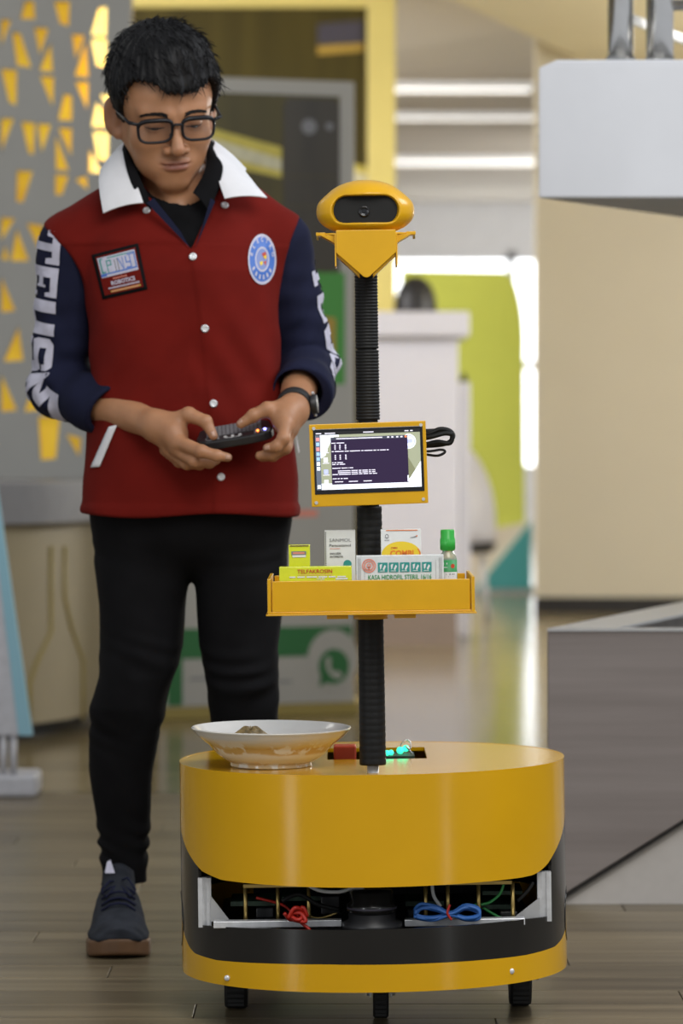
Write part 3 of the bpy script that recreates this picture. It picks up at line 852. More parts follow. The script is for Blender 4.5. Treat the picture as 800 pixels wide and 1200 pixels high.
# screws on the lower skirt, round side covers
for px, py in ((266, 1146), (599, 1138)):
    t = th_of(px); x, yy = outline(t); q = RP(px, py, yy)
    o = MB().lathe([(0.0045, 0.0), (0.0045, -0.002), (0.003, -0.0032), (0, -0.0034)], (0, 0, 0), 14, axis='y')
    o.v = [v_ + Vector((q.x, yy, q.z)) for v_ in o.v]
    o.build('screw', M['alu'], bot, xf=roll)
for s in (-1, 1):
    loop = []
    for k in range(41):
        a = 2*math.pi*k/40
        t = s*(math.radians(88) + .042*math.cos(a)/.262); x, yy = outline(t, -.0002)
        loop.append((x, yy, .150 + .042*math.sin(a)))
    MB().tube(loop, .0010, 6).build('side_cover', M['black_band'], bot, xf=roll)
# wheels
def wheel(px, Y, wdt, rad):
    x = P(px, 1180, Y).x
    o = MB().lathe([(rad*0.45, -wdt/2), (rad*0.94, -wdt/2), (rad, -wdt*0.38), (rad, wdt*0.38), (rad*0.94, wdt/2), (rad*0.45, wdt/2)], (x, Y, rad), 28, axis='x')
    for k in range(28):
        a = 2*math.pi*k/28
        c = Vector((x, Y + rad*math.cos(a), rad + rad*math.sin(a)))
        if c.z < 0.006: continue
        o.box((x - wdt*.36, c.y - .0022, c.z - .0022), (x + wdt*.36, c.y + .0022, c.z + .0022), rot=Matrix.Rotation(-a, 3, 'X') if False else None)
    wh = o.build('wheel', M['rubber'], bot, smooth=False)
    MB().lathe([(0.0, -wdt*.30), (rad*0.46, -wdt*.30), (rad*0.46, wdt*.30), (0, wdt*.30)], (x, Y, rad), 20, axis='x').build('hub', M['alu'], wh)
    return x
xl = wheel(277, 5.405, 0.036, 0.045); xr = wheel(609, 5.43, 0.034, 0.045); xc = wheel(446, 5.315, 0.024, 0.040)
for x, Y in ((xl, 5.405), (xr, 5.43)):
    MB().box((x - .028, Y - .03, .045), (x + .028, Y + .03, .086)).build('motor_bracket', M['dark'], bot, smooth=False, xf=None)
fk = MB()
for s in (-1, 1): fk.box((xc + s*.016 - .0015, 5.30, .034), (xc + s*.016 + .0015, 5.335, .075))
fk.box((xc - .0175, 5.30, .0755), (xc + .0175, 5.34, .083))
fk.lathe([(0.006, -.022), (0.006, -.017)], (xc, 5.315, .040), 10, axis='x'); fk.lathe([(0.006, .017), (0.006, .022)], (xc, 5.315, .040), 10, axis='x')
fk.build('caster_fork', M['alu'], bot, smooth=False)

# ---------------------------------------------------------------- what shows through the opening
def ibox(name, px0, py0, px1, py1, Y, d, m, bevel=0.0):
    a, b = RP(px0, py1, Y), RP(px1, py0, Y)
    return MB().box((a.x, Y, min(a.z, b.z)), (b.x, Y + d, max(a.z, b.z))).build(name, m, bot, smooth=False, xf=roll, bevel=bevel)
def post(px0, px1, py0, py1, Y):
    a, b = RP(px0, py1, Y), RP(px1, py0, Y)
    m = MB(); w3 = (b.x - a.x) / 3
    m.box((a.x, Y, a.z), (a.x + w3, Y + .02, b.z)); m.box((b.x - w3, Y, a.z), (b.x, Y + .02, b.z)); m.box((a.x + w3*.9, Y + .006, a.z), (b.x - w3*.9, Y + .02, b.z))
    m.build('corner_post', M['alu'], bot, smooth=False, xf=roll)
for a_, b_, c_, d_ in ((232.5, 247, 1029, 1087), (630, 645.5, 1022, 1080)):
    post(a_, b_, c_, d_, outline(th_of((a_ + b_)/2 + (7 if a_ < 400 else -7)))[1] + .020)
ibox('front_rail', 250, 1078, 400, 1088, 5.20, .02, M['alu'], .001)
ibox('front_rail', 474, 1076, 615, 1086, 5.20, .02, M['alu'], .001)
MB().box((RC.x - .24, 5.22, .150), (RC.x + .24, 5.58, .155)).build('lower_deck', M['dark'], bot, smooth=False, xf=roll)
MB().box((RC.x - .20, 5.215, .219), (RC.x + .21, 5.56, .223)).build('shelf', M['acrylic'], bot, smooth=False, xf=roll)
MB().box((RC.x - .20, 5.212, .2185), (RC.x + .21, 5.215, .2235)).build('shelf_edge', M['brass'], bot, smooth=False, xf=roll)
MB().box((RC.x - .20, 5.60, .10), (RC.x + .20, 5.605, .235)).build('rear_panel', M['dark'], bot, smooth=False, xf=roll)
for px in (288, 326, 362, 499, 525, 561, 601):
    a, b = RP(px, 1088, 5.225), RP(px, 1040, 5.225)
    MB().tube([(a.x, 5.225, .155), (a.x, 5.225, .219)], .0032, 8).build('standoff', M['brass'], bot, xf=roll)
for (a0, b0, a1, b1, Y) in ((270, 1056, 322, 1062, 5.27), (330, 1050, 392, 1056, 5.30), (475, 1056, 520, 1062, 5.28), (540, 1060, 600, 1066, 5.29), (565, 1044, 612, 1049, 5.30)):
    ibox('circuit_board', a0, b0, a1, b1, Y, .09, M['board'])
for (a0, b0, a1, b1, Y, m) in ((376, 1050, 398, 1072, 5.26, 'dark'), (300, 1064, 320, 1076, 5.26, 'dark'), (586, 1068, 606, 1080, 5.25, 'dark'), (477, 1066, 492, 1078, 5.26, 'dark')):
    ibox('connector', a0, b0, a1, b1, Y, .03, M[m], .002)
a = RP(436, 1086, 5.19)
ld_ = MB().lathe([(0.046, a.z - .006), (0.046, a.z + .006), (0.036, a.z + .010), (0.036, a.z + .020)], (a.x, 5.20, 0), 32)
ld_.build('scanner_base', M['dark'], bot, xf=roll)
sc_ = MB().lathe([(0.036, a.z + .021), (0.038, a.z + .024), (0.038, a.z + .034), (0.034, a.z + .037), (0.034, a.z + .052), (0.030, a.z + .056), (0, a.z + .056)], (a.x, 5.20, 0), 32).build('scanner', M['black_band'], bot, xf=roll)
MB().lathe([(0.0382, a.z + .027), (0.0385, a.z + .0285), (0.0382, a.z + .030)], (a.x, 5.20, 0), 32).build('scanner_ring', M['logo_blue'], sc_, xf=roll)
q = [RP(a_, b_, 5.24) for a_, b_ in ((596, 1080), (632, 1080), (632, 1052))]
MB().prism(q, (0, .004, 0)).build('gusset', M['rim'], bot, smooth=False, xf=roll)
q = [RP(a_, b_, 5.24) for a_, b_ in ((247, 1050), (247, 1080), (270, 1080))]
MB().prism(q, (0, .004, 0)).build('gusset', M['rim'], bot, smooth=False, xf=roll)
def wire(name, pts, Y, r, m, jit=0.004):
    ps = [RP(a_, b_, Y + random.uniform(-jit, jit)) for a_, b_ in pts]
    # smooth
    out = []
    for i in range(len(ps) - 1):
        p0 = ps[max(i-1, 0)]; p1 = ps[i]; p2 = ps[i+1]; p3_ = ps[min(i+2, len(ps)-1)]
        for j in range(5):
            t = j / 5
            out.append(0.5*((2*p1) + (p2-p0)*t + (2*p0-5*p1+4*p2-p3_)*t*t + (3*p1-p0-3*p2+p3_)*t**3))
    out.append(ps[-1])
    return MB().tube(out, r, 7).build(name, M[m], bot, xf=roll)
rw = MB()
wire('red_cable', [(338, 1076), (345, 1064), (356, 1068), (350, 1078), (340, 1072), (352, 1070), (358, 1080), (344, 1078)], 5.175, .0032, 'red_wire', .010)
wire('red_cable', [(346, 1064), (352, 1080), (362, 1089), (366, 1100)], 5.18, .0026, 'red_wire')
wire('red_cable', [(333, 1070), (342, 1078), (354, 1063), (360, 1074)], 5.18, .003, 'red_wire', .008)
wire('red_cable', [(300, 1052), (330, 1060), (342, 1070)], 5.24, .0022, 'red_wire')
for dy in (0, 3, 6, -3):
    wire('blue_cable', [(486, 1068 + dy), (494, 1061 + dy*.6), (512, 1064 + dy*.5), (528, 1070 + dy*.3), (545, 1062 + dy*.5), (560, 1066 + dy*.6), (560, 1074 + dy*.5), (545, 1076 + dy*.3), (528, 1071 + dy*.3), (508, 1076 + dy*.4), (490, 1074 + dy*.4), (486, 1068 + dy)], 5.18, .0026, 'blue_wire', .006)
wire('cable_tie', [(527, 1060), (524, 1070), (529, 1078)], 5.172, .002, 'red_wire', .001)
wire('white_cable', [(362, 1038), (376, 1044), (398, 1045), (418, 1040), (430, 1046)], 5.20, .003, 'white_wire')
wire('white_cable', [(506, 1036), (508, 1050), (516, 1062)], 5.22, .0028, 'white_wire')
wire('green_cable', [(556, 1060), (572, 1058), (585, 1048), (590, 1036)], 5.23, .0022, 'green_wire')
wire('green_cable', [(566, 1064), (585, 1075), (600, 1078)], 5.24, .0022, 'green_wire')
wire('black_cable', [(606, 1056), (618, 1044), (624, 1034)], 5.24, .003, 'hose')
wire('black_cable', [(330, 1056), (350, 1048), (372, 1060), (398, 1066)], 5.22, .0035, 'hose')
wire('brown_cable', [(350, 1068), (372, 1076), (395, 1070)], 5.23, .002, 'brass')

# hatch contents
MB().box((-.010, 5.42, .30), (.026, 5.46, .4135)).build('relay_block', M['ink_red'], bot, smooth=False, xf=roll, bevel=.003)
MB().box((HX0 - .03, HY0 - .03, .236), (HX1 + .03, HY1 + .03, .25)).build('hatch_floor', M['dark'], bot, smooth=False, xf=roll)
for cx_, cy_, cz_, r_ in ((.0745, 5.40, .4035, .0045), (.081, 5.41, .403, .0045), (.096, 5.43, .4045, .0060), (.105, 5.44, .4065, .0055)):
    prof = [(r_*math.sin(math.pi*i/8), cz_ - r_*math.cos(math.pi*i/8)) for i in range(9)]
    MB().lathe(prof, (cx_, cy_, 0), 14).build('indicator_light', M['led_green'], bot, xf=roll)
MB().box((.066, 5.39, .36), (.118, 5.46, .399)).build('light_board', M['board'], bot, smooth=False, xf=roll)
wire('wire_loop', [(468, 884), (470, 872), (476, 867), (481, 871), (480, 878), (475, 874), (484, 884)], 5.43, .0013, 'steel', .003)

# pole
PX, PY = 0.050, 5.157
MB().tube([(PX, PY, ZT - .15), (PX, PY, .415)], .0088, 16).build('pole_tube', M['alu'], bot, xf=roll)
def hose(z0, z1, r0, r1, pitch, amp, bow=0.0):
    n = max(2, int((z1 - z0)/pitch))
    pr_ = [(0.010, z0)]
    for i in range(n):
        z = z0 + (z1 - z0)*i/n; r = r0 + (r1 - r0)*i/n
        h = (z1 - z0)/n
        pr_ += [(r - amp, z + .05*h), (r, z + .3*h), (r, z + .7*h), (r - amp, z + .95*h)]
    pr_.append((0.010, z1))
    MB().lathe(pr_, (PX, PY, 0), 28).build('hose_section', M['hose'], bot, xf=roll)
hose(.409, .640, .0202, .0192, .010, .0004); hose(.654, .80, .0196, .0190, .010, .0005)
hose(.93, 1.036, .0182, .0178, .0048, .0010); hose(1.0375, 1.178, .0176, .0174, .0048, .0010)
MB().tube([(PX, PY, .60), (PX, PY, 1.18)], .0150, 18).build('inner_tube', M['hose'], bot, xf=roll)

# tray
TY0, TY1, TX0, TX1, TZ = 5.04, 5.24, RC.x - .150, RC.x + .150, .648
tray = MB()
tray.box((TX0, TY0, TZ - .003), (TX1, TY1, TZ))
tray.box((TX0 + .004, TY0, TZ), (TX1 - .004, TY0 + .004, .6935)); tray.box((TX0 + .004, TY1 - .004, TZ), (TX1 - .004, TY1, .6935))
tr_o = tray.build('tray', M['yellow_print'], bot, smooth=False, xf=roll, bevel=.0008)
for s in (-1, 1):
    xx = RC.x + s*.1505
    MB().box((xx - .0025, TY0 - .003, TZ - .003), (xx + .0025, TY1 + .003, .697)).build('side_panel', M['yellow_print'], tr_o, smooth=False, xf=roll, bevel=.0008)
lip = MB().box((RC.x - .1555, TY0 - .005, TZ - .0055), (RC.x + .1555, TY1 + .005, TZ - .003))
lip.build('lip', M['yellow_print'], tr_o, smooth=False, xf=roll, bevel=.0006)
for xx in (-.05, .05):
    MB().box((RC.x + xx - .016, TY0 + .01, TZ - .012), (RC.x + xx + .016, TY1 - .01, TZ - .0055)).build('tray_bracket', M['yellow_print'], tr_o, smooth=False, xf=roll, bevel=.001)
MB().lathe([(.026, TZ - .018), (.026, TZ - .0055)], (PX, PY, 0), 24).build('collar', M['yellow_print'], tr_o, xf=roll)

# screen
SY, SZ, SX = 5.10, .8645, .0495
SA = math.radians(1.2)
def s3(u, v, l=0.0):
    """u, v in metres from the centre of the screen; l towards the viewer"""
    x = u*math.cos(SA) - v*math.sin(SA); z = u*math.sin(SA) + v*math.cos(SA)
    return roll(Vector((SX + x, SY - l, SZ + z)))
def sbox(name, u0, v0, u1, v1, l0, l1, m, parent, bevel=0.0):
    vs = [s3(u, v_, l) for l in (l0, l1) for u, v_ in ((u0, v0), (u1, v0), (u1, v1), (u0, v1))]
    return MB().add(vs, [(3,2,1,0),(4,5,6,7),(0,1,5,4),(1,2,6,5),(2,3,7,6),(3,0,4,7)]).build(name, m, parent, smooth=False, bevel=bevel)
sf_ = sbox('screen_frame', -.0872, -.0617, .0872, .0617, -.026, 0, M['yellow_print'], bot, .0012)
for su in (-1, 1):
    for sv in (-1, 1):
        c_ = (su*.080, sv*.0555)
        mbs = MB()
        ring = [s3(c_[0] + .0026*math.cos(2*math.pi*k/12), c_[1] + .0026*math.sin(2*math.pi*k/12), .0) for k in range(12)]
        nrm_ = s3(0, 0, .0018) - s3(0, 0, 0)
        mbs.prism(ring, nrm_).build('screw', M['alu'], sf_, smooth=False)
sp_ = sbox('display', -.0815, -.0432, .0822, .0542, -.002, .0014, M['lens'], bot, .0006)
def em(name, c, e=1.0): return mat('screen_' + name, c, .4, var=0, emit=e)
E = [em('wallpaper', (.30, .32, .22), .8), em('white', (.85, .90, 1.0), 1.0), em('terminal', (.018, .008, .036), .8), em('text', (.70, .68, .80), .9), em('bar', (.012, .012, .014), .5),
     em('launcher', (.10, .12, .16), .8), em('icon_blue', (.30, .50, .85), .9), em('badge', (.42, .46, .80), .9), em('close', (.85, .20, .08), 1.0), em('titlebar', (.05, .055, .085), .6), em('icon_red', (.7, .25, .25), .9), em('olive', (.20, .21, .12), .7)]
# picture in the display's own pixels: 0..150 wide, 0..80 high (top-left origin)
U0, V0, SU = -.0785, .0500, .1565/150
pr = Print(lambda u, v, l: s3(U0 + u*SU, V0 - v*SU, .0016 + l*.0001))
pr.rect(0, 0, 150, 83, 0); pr.rect(0, 0, 150, 4.5, 4, 1)
for x0_, x1_ in ((1, 9), (14, 29), (69, 84), (128, 134), (136, 140)): pr.rect(x0_, 1.6, x1_, 3.0, 3, 2)
pr.rect(0, 4.5, 7, 83, 5, 1)
for i, c in enumerate((10, 6, 10, 6, 6, 1, 1)): pr.rect(1.2, 8 + i*7, 5.8, 13 + i*7, c, 2)
pr.rect(1.2, 76, 5.8, 81, 1, 2)
pr.poly([(7, 4.5), (28, 4.5), (24, 12), (16, 26), (14, 34), (7, 38)], 1, 1)
pr.poly([(7, 74), (60, 75), (120, 76), (134, 70), (142, 58), (150, 46), (150, 83), (7, 83)], 1, 1)
pr.poly([(132, 40), (142, 58), (132, 72), (124, 74), (124, 40)], 11, 1)
for i, yv in enumerate((8, 22, 37, 54, 69)): pr.rect(11, yv, 17, yv + 6.5, 1 if i != 3 else 7, 2); pr.rect(9.5, yv + 7.5, 19, yv + 8.5, 3, 2)
pr.disc(133.5, 17.5, 10.5, 1, 2); pr.ring(133.5, 17.5, 7.5, 9.3, 7, 3); pr.rect(128, 14, 139, 20, 7, 3)
pr.rect(22, 8.5, 132, 76, 2, 4); pr.rect(22, 8.5, 132, 12.5, 9, 5)
pr.rect(30, 9.8, 96, 11.2, 3, 6); pr.rect(26, 4.8, 34, 7.6, 1, 3)
for x_ in (103, 109, 116, 122): pr.rect(x_, 9.5, x_ + 3, 11.5, 3, 6)
pr.disc(129.5, 10.4, 1.6, 8, 6)
def words(x_, y_, lens):
    for n_ in lens:
        pr.rect(x_, y_, x_ + n_, y_ + 1.25, 3, 6); x_ += n_ + 1.3
words(23, 16, (6, 11)); 
for rr_ in range(4):
    for cc in (27, 34, 42): pr.rect(cc, 19 + rr_*1.9, cc + 2, 20.2 + rr_*1.9, 3, 6)
words(23, 28, (3, 13, 6, 15, 3, 12, 4, 3, 8, 3))
for rr_ in range(4):
    for cc in (27, 34, 42): pr.rect(cc, 33.5 + rr_*1.9, cc + 2, 34.7 + rr_*1.9, 3, 6)
words(23, 44, (2, 3, 8)); words(23, 46.5, (5, 3, 8)); words(23, 52, (12, 8, 1, 5))
for yv in (56, 58.5, 61): words(31 - (8 if yv == 61 else 0), yv, (18, 9, 4, 8, 3, 5) if yv != 61 else (8, 17, 9, 5, 7, 4, 6))
words(23, 67, (6, 3, 3, 6)); words(26, 71.5, (12,)); words(46, 71.5, (13,)); words(67, 71.5, (12,))
pr.rect(130.3, 66, 132, 75, 1, 6)
pr.build('screen_picture', E, sp_)
# cables behind the screen
def ptube(name, pts, r, m, parent=bot):
    ps = [unroll(P(a_, b_, Y_)) for a_, b_, Y_ in pts]
    out = []
    for i in range(len(ps) - 1):
        p0 = ps[max(i-1, 0)]; p1 = ps[i]; p2 = ps[i+1]; p3_ = ps[min(i+2, len(ps)-1)]
        for j in range(6):
            t = j/6
            out.append(0.5*((2*p1) + (p2-p0)*t + (2*p0-5*p1+4*p2-p3_)*t*t + (3*p1-p0-3*p2+p3_)*t**3))
    out.append(ps[-1])
    return MB().tube(out, r, 9).build(name, M[m], parent, xf=roll)
ptube('screen_cable', [(470, 512, 5.15), (500, 509, 5.14), (516, 503, 5.14), (529, 507, 5.14), (527, 519, 5.14), (512, 518, 5.14), (498, 521, 5.14), (470, 524, 5.15)], .0038, 'hose')
ptube('screen_cable', [(470, 506, 5.16), (505, 505, 5.155), (524, 504, 5.155), (531, 511, 5.155), (522, 520, 5.155), (495, 523, 5.16), (470, 526, 5.16)], .0034, 'hose')
ptube('screen_cable', [(470, 528, 5.15), (500, 529, 5.14), (517, 527, 5.14), (521, 530, 5.14), (512, 534, 5.14), (494, 532, 5.15), (470, 531, 5.15)], .0020, 'hose')
ptube('screen_cable', [(470, 515, 5.15), (500, 513, 5.13), (520, 508, 5.13), (530, 509, 5.13)], .0036, 'hose')

# ---------------------------------------------------------------- camera head of the robot
hc = Vector((0.0500, 5.12, 1.2430))     # before the roll
def head_field(p):
    q = p - V3(hc)
    x, yy, z = q[:, 0], q[:, 1], q[:, 2]
    a, zt_, zb_ = 0.0735, 0.036, 0.036
    zz = np.where(z > 0, z/zt_, z/zb_)
    d = ((np.abs(x/a)**2.2 + np.abs(yy/0.055)**2.2 + np.abs(zz)**2.3)**(1/2.2) - 1)*0.034
    d = smin(d, s_ell(p, hc + Vector((0, .004, .022)), (.044, .042, .0235)), .022)
    d = smax(d, -(z + 0.0335), .004)
    # face opening with a flat lower edge
    o = s_cone(p*np.array((1, 0, 1), dtype=F32), (hc.x - .0275, 0, hc.z - .0005), (hc.x + .0275, 0, hc.z - .0005), .0215, .0215)
    o = smax(o, -(z + 0.0195), .006)
    o = smax(o, yy + 0.030, .001)
    return smax(d, -o, .004)
v, q = field_mesh(head_field, (hc.x - .085, hc.y - .065, hc.z - .045), (hc.x + .085, hc.y + .07, hc.z + .055), .0014)
v = np.array([roll(a) for a in relax(v, q, 2)])
shell = mk('head_shell', v, q, M['yellow_print'], bot)
def hprism(name, pts, y0, d, m, bevel=.001):
    return MB().prism([(hc.x + a, y0, hc.z + b) for a, b in pts], (0, d, 0)).build(name, m, bot, smooth=False, xf=roll, bevel=bevel)
fp = [(math.copysign(.026, math.cos(t)) + .0215*math.cos(t), max(-.020, .0215*math.sin(t))) for t in np.linspace(0, 2*math.pi, 48, endpoint=False)]
hprism('face_panel', fp, hc.y - .0315, .003, M['dark_face'], 0)
lensb = MB().lathe([(.008, -.0), (.008, -.003), (.0065, -.004), (.0055, -.0025), (.0035, -.0022), (0, -.0028)], (hc.x - .002, hc.y - .0315, hc.z - .002), 24, axis='y')
lensb.build('camera_lens', M['lens'], bot, xf=roll)
MB().lathe([(.0085, 0), (.0085, -.0022), (.0078, -.0026), (.0075, -.001)], (hc.x - .002, hc.y - .0315, hc.z - .002), 24, axis='y').build('lens_ring', M['dark'], bot, xf=roll)
for s_ in (-1, 1):
    hprism('flank', [(s_*.068, -.0365), (s_*.0440, -.0365), (s_*.0440, -.0510), (s_*.052, -.0455)], hc.y - .030, .05, M['yellow_print'], .0005)
# flange with ears, chin shield, ribs
zf = -.0365
fl_pts = [(.0745*math.copysign(abs(math.cos(t))**.8, math.cos(t)), .05*math.copysign(abs(math.sin(t))**.8, math.sin(t))) for t in np.linspace(0, 2*math.pi, 56, endpoint=False)]
MB().prism([(hc.x + a, hc.y + .006 + b*.92, hc.z + zf) for a, b in fl_pts], (0, 0, .003)).build('flange', M['yellow_print'], bot, smooth=False, xf=roll, bevel=.0008)
for s in (-1, 1):
    e = MB().prism([(hc.x + s*.060, hc.y - .028, hc.z + zf - .001), (hc.x + s*.0745, hc.y - .028, hc.z + zf - .001), (hc.x + s*.0745, hc.y - .012, hc.z + zf - .001), (hc.x + s*.060, hc.y - .012, hc.z + zf - .001)], (0, 0, .0052))
    ear = e.build('ear', M['yellow_print'], bot, smooth=False, xf=roll, bevel=.001)
    MB().tube([(hc.x + s*.072, hc.y - .022, hc.z + zf - .007), (hc.x + s*.072, hc.y - .022, hc.z + zf + .005)], .0019, 8).build('screw', M['brass'], ear, xf=roll)
tip = [(.0085*math.sin(t), -.1010 + .0085*(1 - math.cos(t))) for t in np.linspace(-.9, .9, 9)]
chin = [(-.0445, -.030), (-.0445, -.064)] + tip + [(.0445, -.064), (.0445, -.030)]
hprism('chin_shield', chin, hc.y - .044, .004, M['yellow_print'])
for s in (-1, 1):
    MB().box((hc.x + s*.0455 - .0012, hc.y - .042, hc.z - .084), (hc.x + s*.0455 + .0012, hc.y + .03, hc.z + zf + .001)).build('rib', M['yellow_print'], bot, smooth=False, xf=roll, bevel=.0005)
    MB().prism([(hc.x + s*.044, hc.y - .038, hc.z - .068), (hc.x + s*.010, hc.y - .038, hc.z - .100), (hc.x + s*.010, hc.y - .038, hc.z - .094), (hc.x + s*.044, hc.y - .038, hc.z - .060)], (0, .05, 0)).build('brace', M['yellow_print'], bot, smooth=False, xf=roll, bevel=.0005)
MB().box((hc.x - .044, hc.y - .04, hc.z - .050), (hc.x + .044, hc.y + .03, hc.z + zf + .0005)).build('neck_block', M['yellow_print'], bot, smooth=False, xf=roll, bevel=.001)

# ================================================================== THINGS IN THE TRAY
def carton(name, px0, px1, py_top, Y, depth, m, label, cat, lift=0.0, yaw=0.0, group='medicine packs in the robot tray'):
    a, b = RP(px0, py_top, Y), RP(px1, py_top, Y)
    z0 = TZ + .0002; z1 = (a.z + b.z)/2
    base = roll(Vector(((a.x + b.x)/2, Y + depth/2, z0)))
    t = empty(name, base, label, cat, group)
    wd = b.x - a.x; cx_ = (a.x + b.x)/2
    ca, sa = math.cos(yaw), math.sin(yaw)
    def loc(x, y_, z):
        return roll(Vector((cx_ + x*ca - (y_ - depth/2)*sa, Y + depth/2 + x*sa + (y_ - depth/2)*ca, z)))
    vs = [loc(x, y_, z) for z in (z0, z1) for x, y_ in ((-wd/2, 0), (wd/2, 0), (wd/2, depth), (-wd/2, depth))]
    MB().add(vs, [(3,2,1,0),(4,5,6,7),(0,1,5,4),(1,2,6,5),(2,3,7,6),(3,0,4,7)]).build('body', m, t, smooth=False, bevel=.0008)
    k = 5.06/FPX*(Y/5.06)
    # print coordinates: pixels from the top left corner of the face
    face = lambda u, v, l=0.0: loc(-wd/2 + u*k, -.0012 - .0002*l, z1 - v*k)
    side = lambda u, v, l=0.0: loc(wd/2 + .0012, u*k, z1 - v*k)
    return t, Print(face), wd/k, (z1 - z0)/k, loc
# lime box lying in front
t, pr, W, H_, _ = carton('medicine_box', 327, 412, 664, 5.055, .026, M['limecard'], 'long lime yellow medicine box leaning in the front left of the tray', 'box')
pr.text('TELFAKROSIN', 21, 7.6, 4.4, 0, align='LEFT', fit=41, bold=.02)
pr.rect(22, 9.4, 62, 9.9, 1); 
for x_, w_ in ((12, 7), (21, 9), (32, 12), (46, 10), (58, 8), (68, 10)): pr.rect(x_, 11.3, x_ + w_, 12.8, 2)
pr.text('SALEP', 44, 15.6, 2.6, 2); pr.rect(66, 13.6, 80, 15.4, 2)
pr.mb.v = pr.mb.v
pr.build('print', [M['ink_red'], M['ink_salmon'], M['ink_white']], t)
# little yellow box behind it
t, pr, W, H_, loc = carton('medicine_box', 338, 363, 638.5, 5.12, .022, M['limecard'], 'small yellow medicine box with grey oblong standing behind the lime box', 'box')
pr.rect(3.2, 7.5, 20.5, 12.0, 0); pr.rect(4.5, 12, 20, 14.6, 1); pr.rect(5, 8.6, 18.5, 10.6, 2, 1); pr.rect(1.5, .5, 23.5, 1.8, 3)
pr.build('print', [M['ink_grey'], M['paper'], M['ink_salmon'], M['gum']], t)
pk = 5.12/FPX
# white carton
t, pr, W, H_, loc = carton('medicine_box', 380, 416, 621.5, 5.14, .030, M['paper'], 'tall white medicine carton with grey lettering left of the black pole', 'box')
pr.text('SANMOL', 5.6, 13.4, 3.9, 0, fit=25.5); pr.text('Paracetamol', 5.6, 19.0, 3.0, 1, fit=25, bold=.01); pr.rect(6, 21.0, 18, 21.6, 2)
pr.text('ANALGESIK', 5.8, 28.2, 2.3, 1, fit=13.5, bold=.02); pr.text('ANTIPIRETIK', 5.8, 32.0, 2.3, 1, fit=16, bold=.02)
pr.disc(26.5, 39.5, 4.8, 3)
for i in range(22): pr.rect(.6, 2 + i*2.0, 1.9, 3.0 + i*2.0, 1)
pr.build('print', [M['ink_grey'], M['ink'], M['ink_salmon'], M['ink_teal']], t)
# cream carton with yellow oval
t, pr, W, H_, loc = carton('medicine_box', 446, 493, 620.5, 5.095, .034, M['paper'], 'white carton with yellow oval and orange top edge right of the pole', 'box')
pr.rect(6, .4, 43, 1.4, 0)
arc_ = [(23.5 + 23.0*math.cos(t_), 29.5 - 15.5*math.sin(t_)) for t_ in np.linspace(-.25, math.pi + .25, 40)]
pr.poly(arc_, 1, 0); arc2 = [(23.5 + 21.4*math.cos(t_), 30.0 - 14.0*math.sin(t_)) for t_ in np.linspace(-.22, math.pi + .22, 40)]
pr.poly([(23.5 + 22.9*math.cos(t_), 29.7 - 15.3*math.sin(t_)) for t_ in np.linspace(-.2, .5, 12)] + [(23.5 + 21.4*math.cos(t_), 30 - 14*math.sin(t_)) for t_ in np.linspace(.5, -.2, 12)], 0, 1)
pr.text('OBH', 11.5, 22.6, 2.3, 2, .001 if False else 2, fit=7.5, bold=.03); pr.text('COMBI', 10.5, 31.0, 6.6, 3, 3, fit=27.5, bold=.05)
pr.poly([(7, 5), (9, 6.5), (9, 9), (7, 10.5), (5, 9), (5, 6.5)], 4); pr.disc(7, 7.7, 1.4, 5, 1); pr.rect(4, 12, 10, 12.6, 4)
pr.poly([(34, 9.5), (39, 8.4), (43, 7.0), (42, 8.8), (39, 9.4), (34, 10)], 4); pr.disc(42, 7.8, .9, 3, 1)
pr.build('print', [M['ink_orange'], M['ink_yellow'], M['ink_red'], M['ink_orange'], M['ink_grey'], M['paper']], t)
# gauze pack
t, pr, W, H_, loc = carton('gauze_pack', 417, 519.5, 650.5, 5.055, .020, M['foil'], 'shiny white sterile gauze pack with teal squares at front of the tray', 'pack')
pr.ring(15, 12, 6.8, 8.2, 0); pr.ring(15, 12, 4.4, 5.8, 0, 1); pr.ring(15, 12, 1.6, 2.6, 0, 1); pr.rect(14, 12, 16, 17, 0, 1)
for i in range(5):
    x_ = 25.5 + i*12.9
    pr.rect(x_, 8.5, x_ + 11.2, 19.8, 1)
    pr.poly([(x_ + 2, 11), (x_ + 5, 10), (x_ + 4, 15), (x_ + 2.5, 17)], 2, 1); pr.poly([(x_ + 5.5, 16), (x_ + 8, 11), (x_ + 9.4, 13), (x_ + 7, 18)], 2, 1); pr.rect(x_ + 2, 18, x_ + 8, 18.7, 2, 1)
pr.text('KASA HIDROFIL STERIL 16/16', 14, 28.4, 5.6, 3, fit=74, bold=.012)
pr.rect(9.5, 6, 9.9, 34, 4); pr.rect(93, 6, 93.4, 34, 4)
for x_ in (2, 3.4, 4.8, 97, 98.4, 99.8): pr.rect(x_, 3, x_ + .5, 34, 4)
pr.build('print', [M['ink_salmon'], M['ink_teal'], M['ink_white'], M['ink_green'], M['rim']], t)
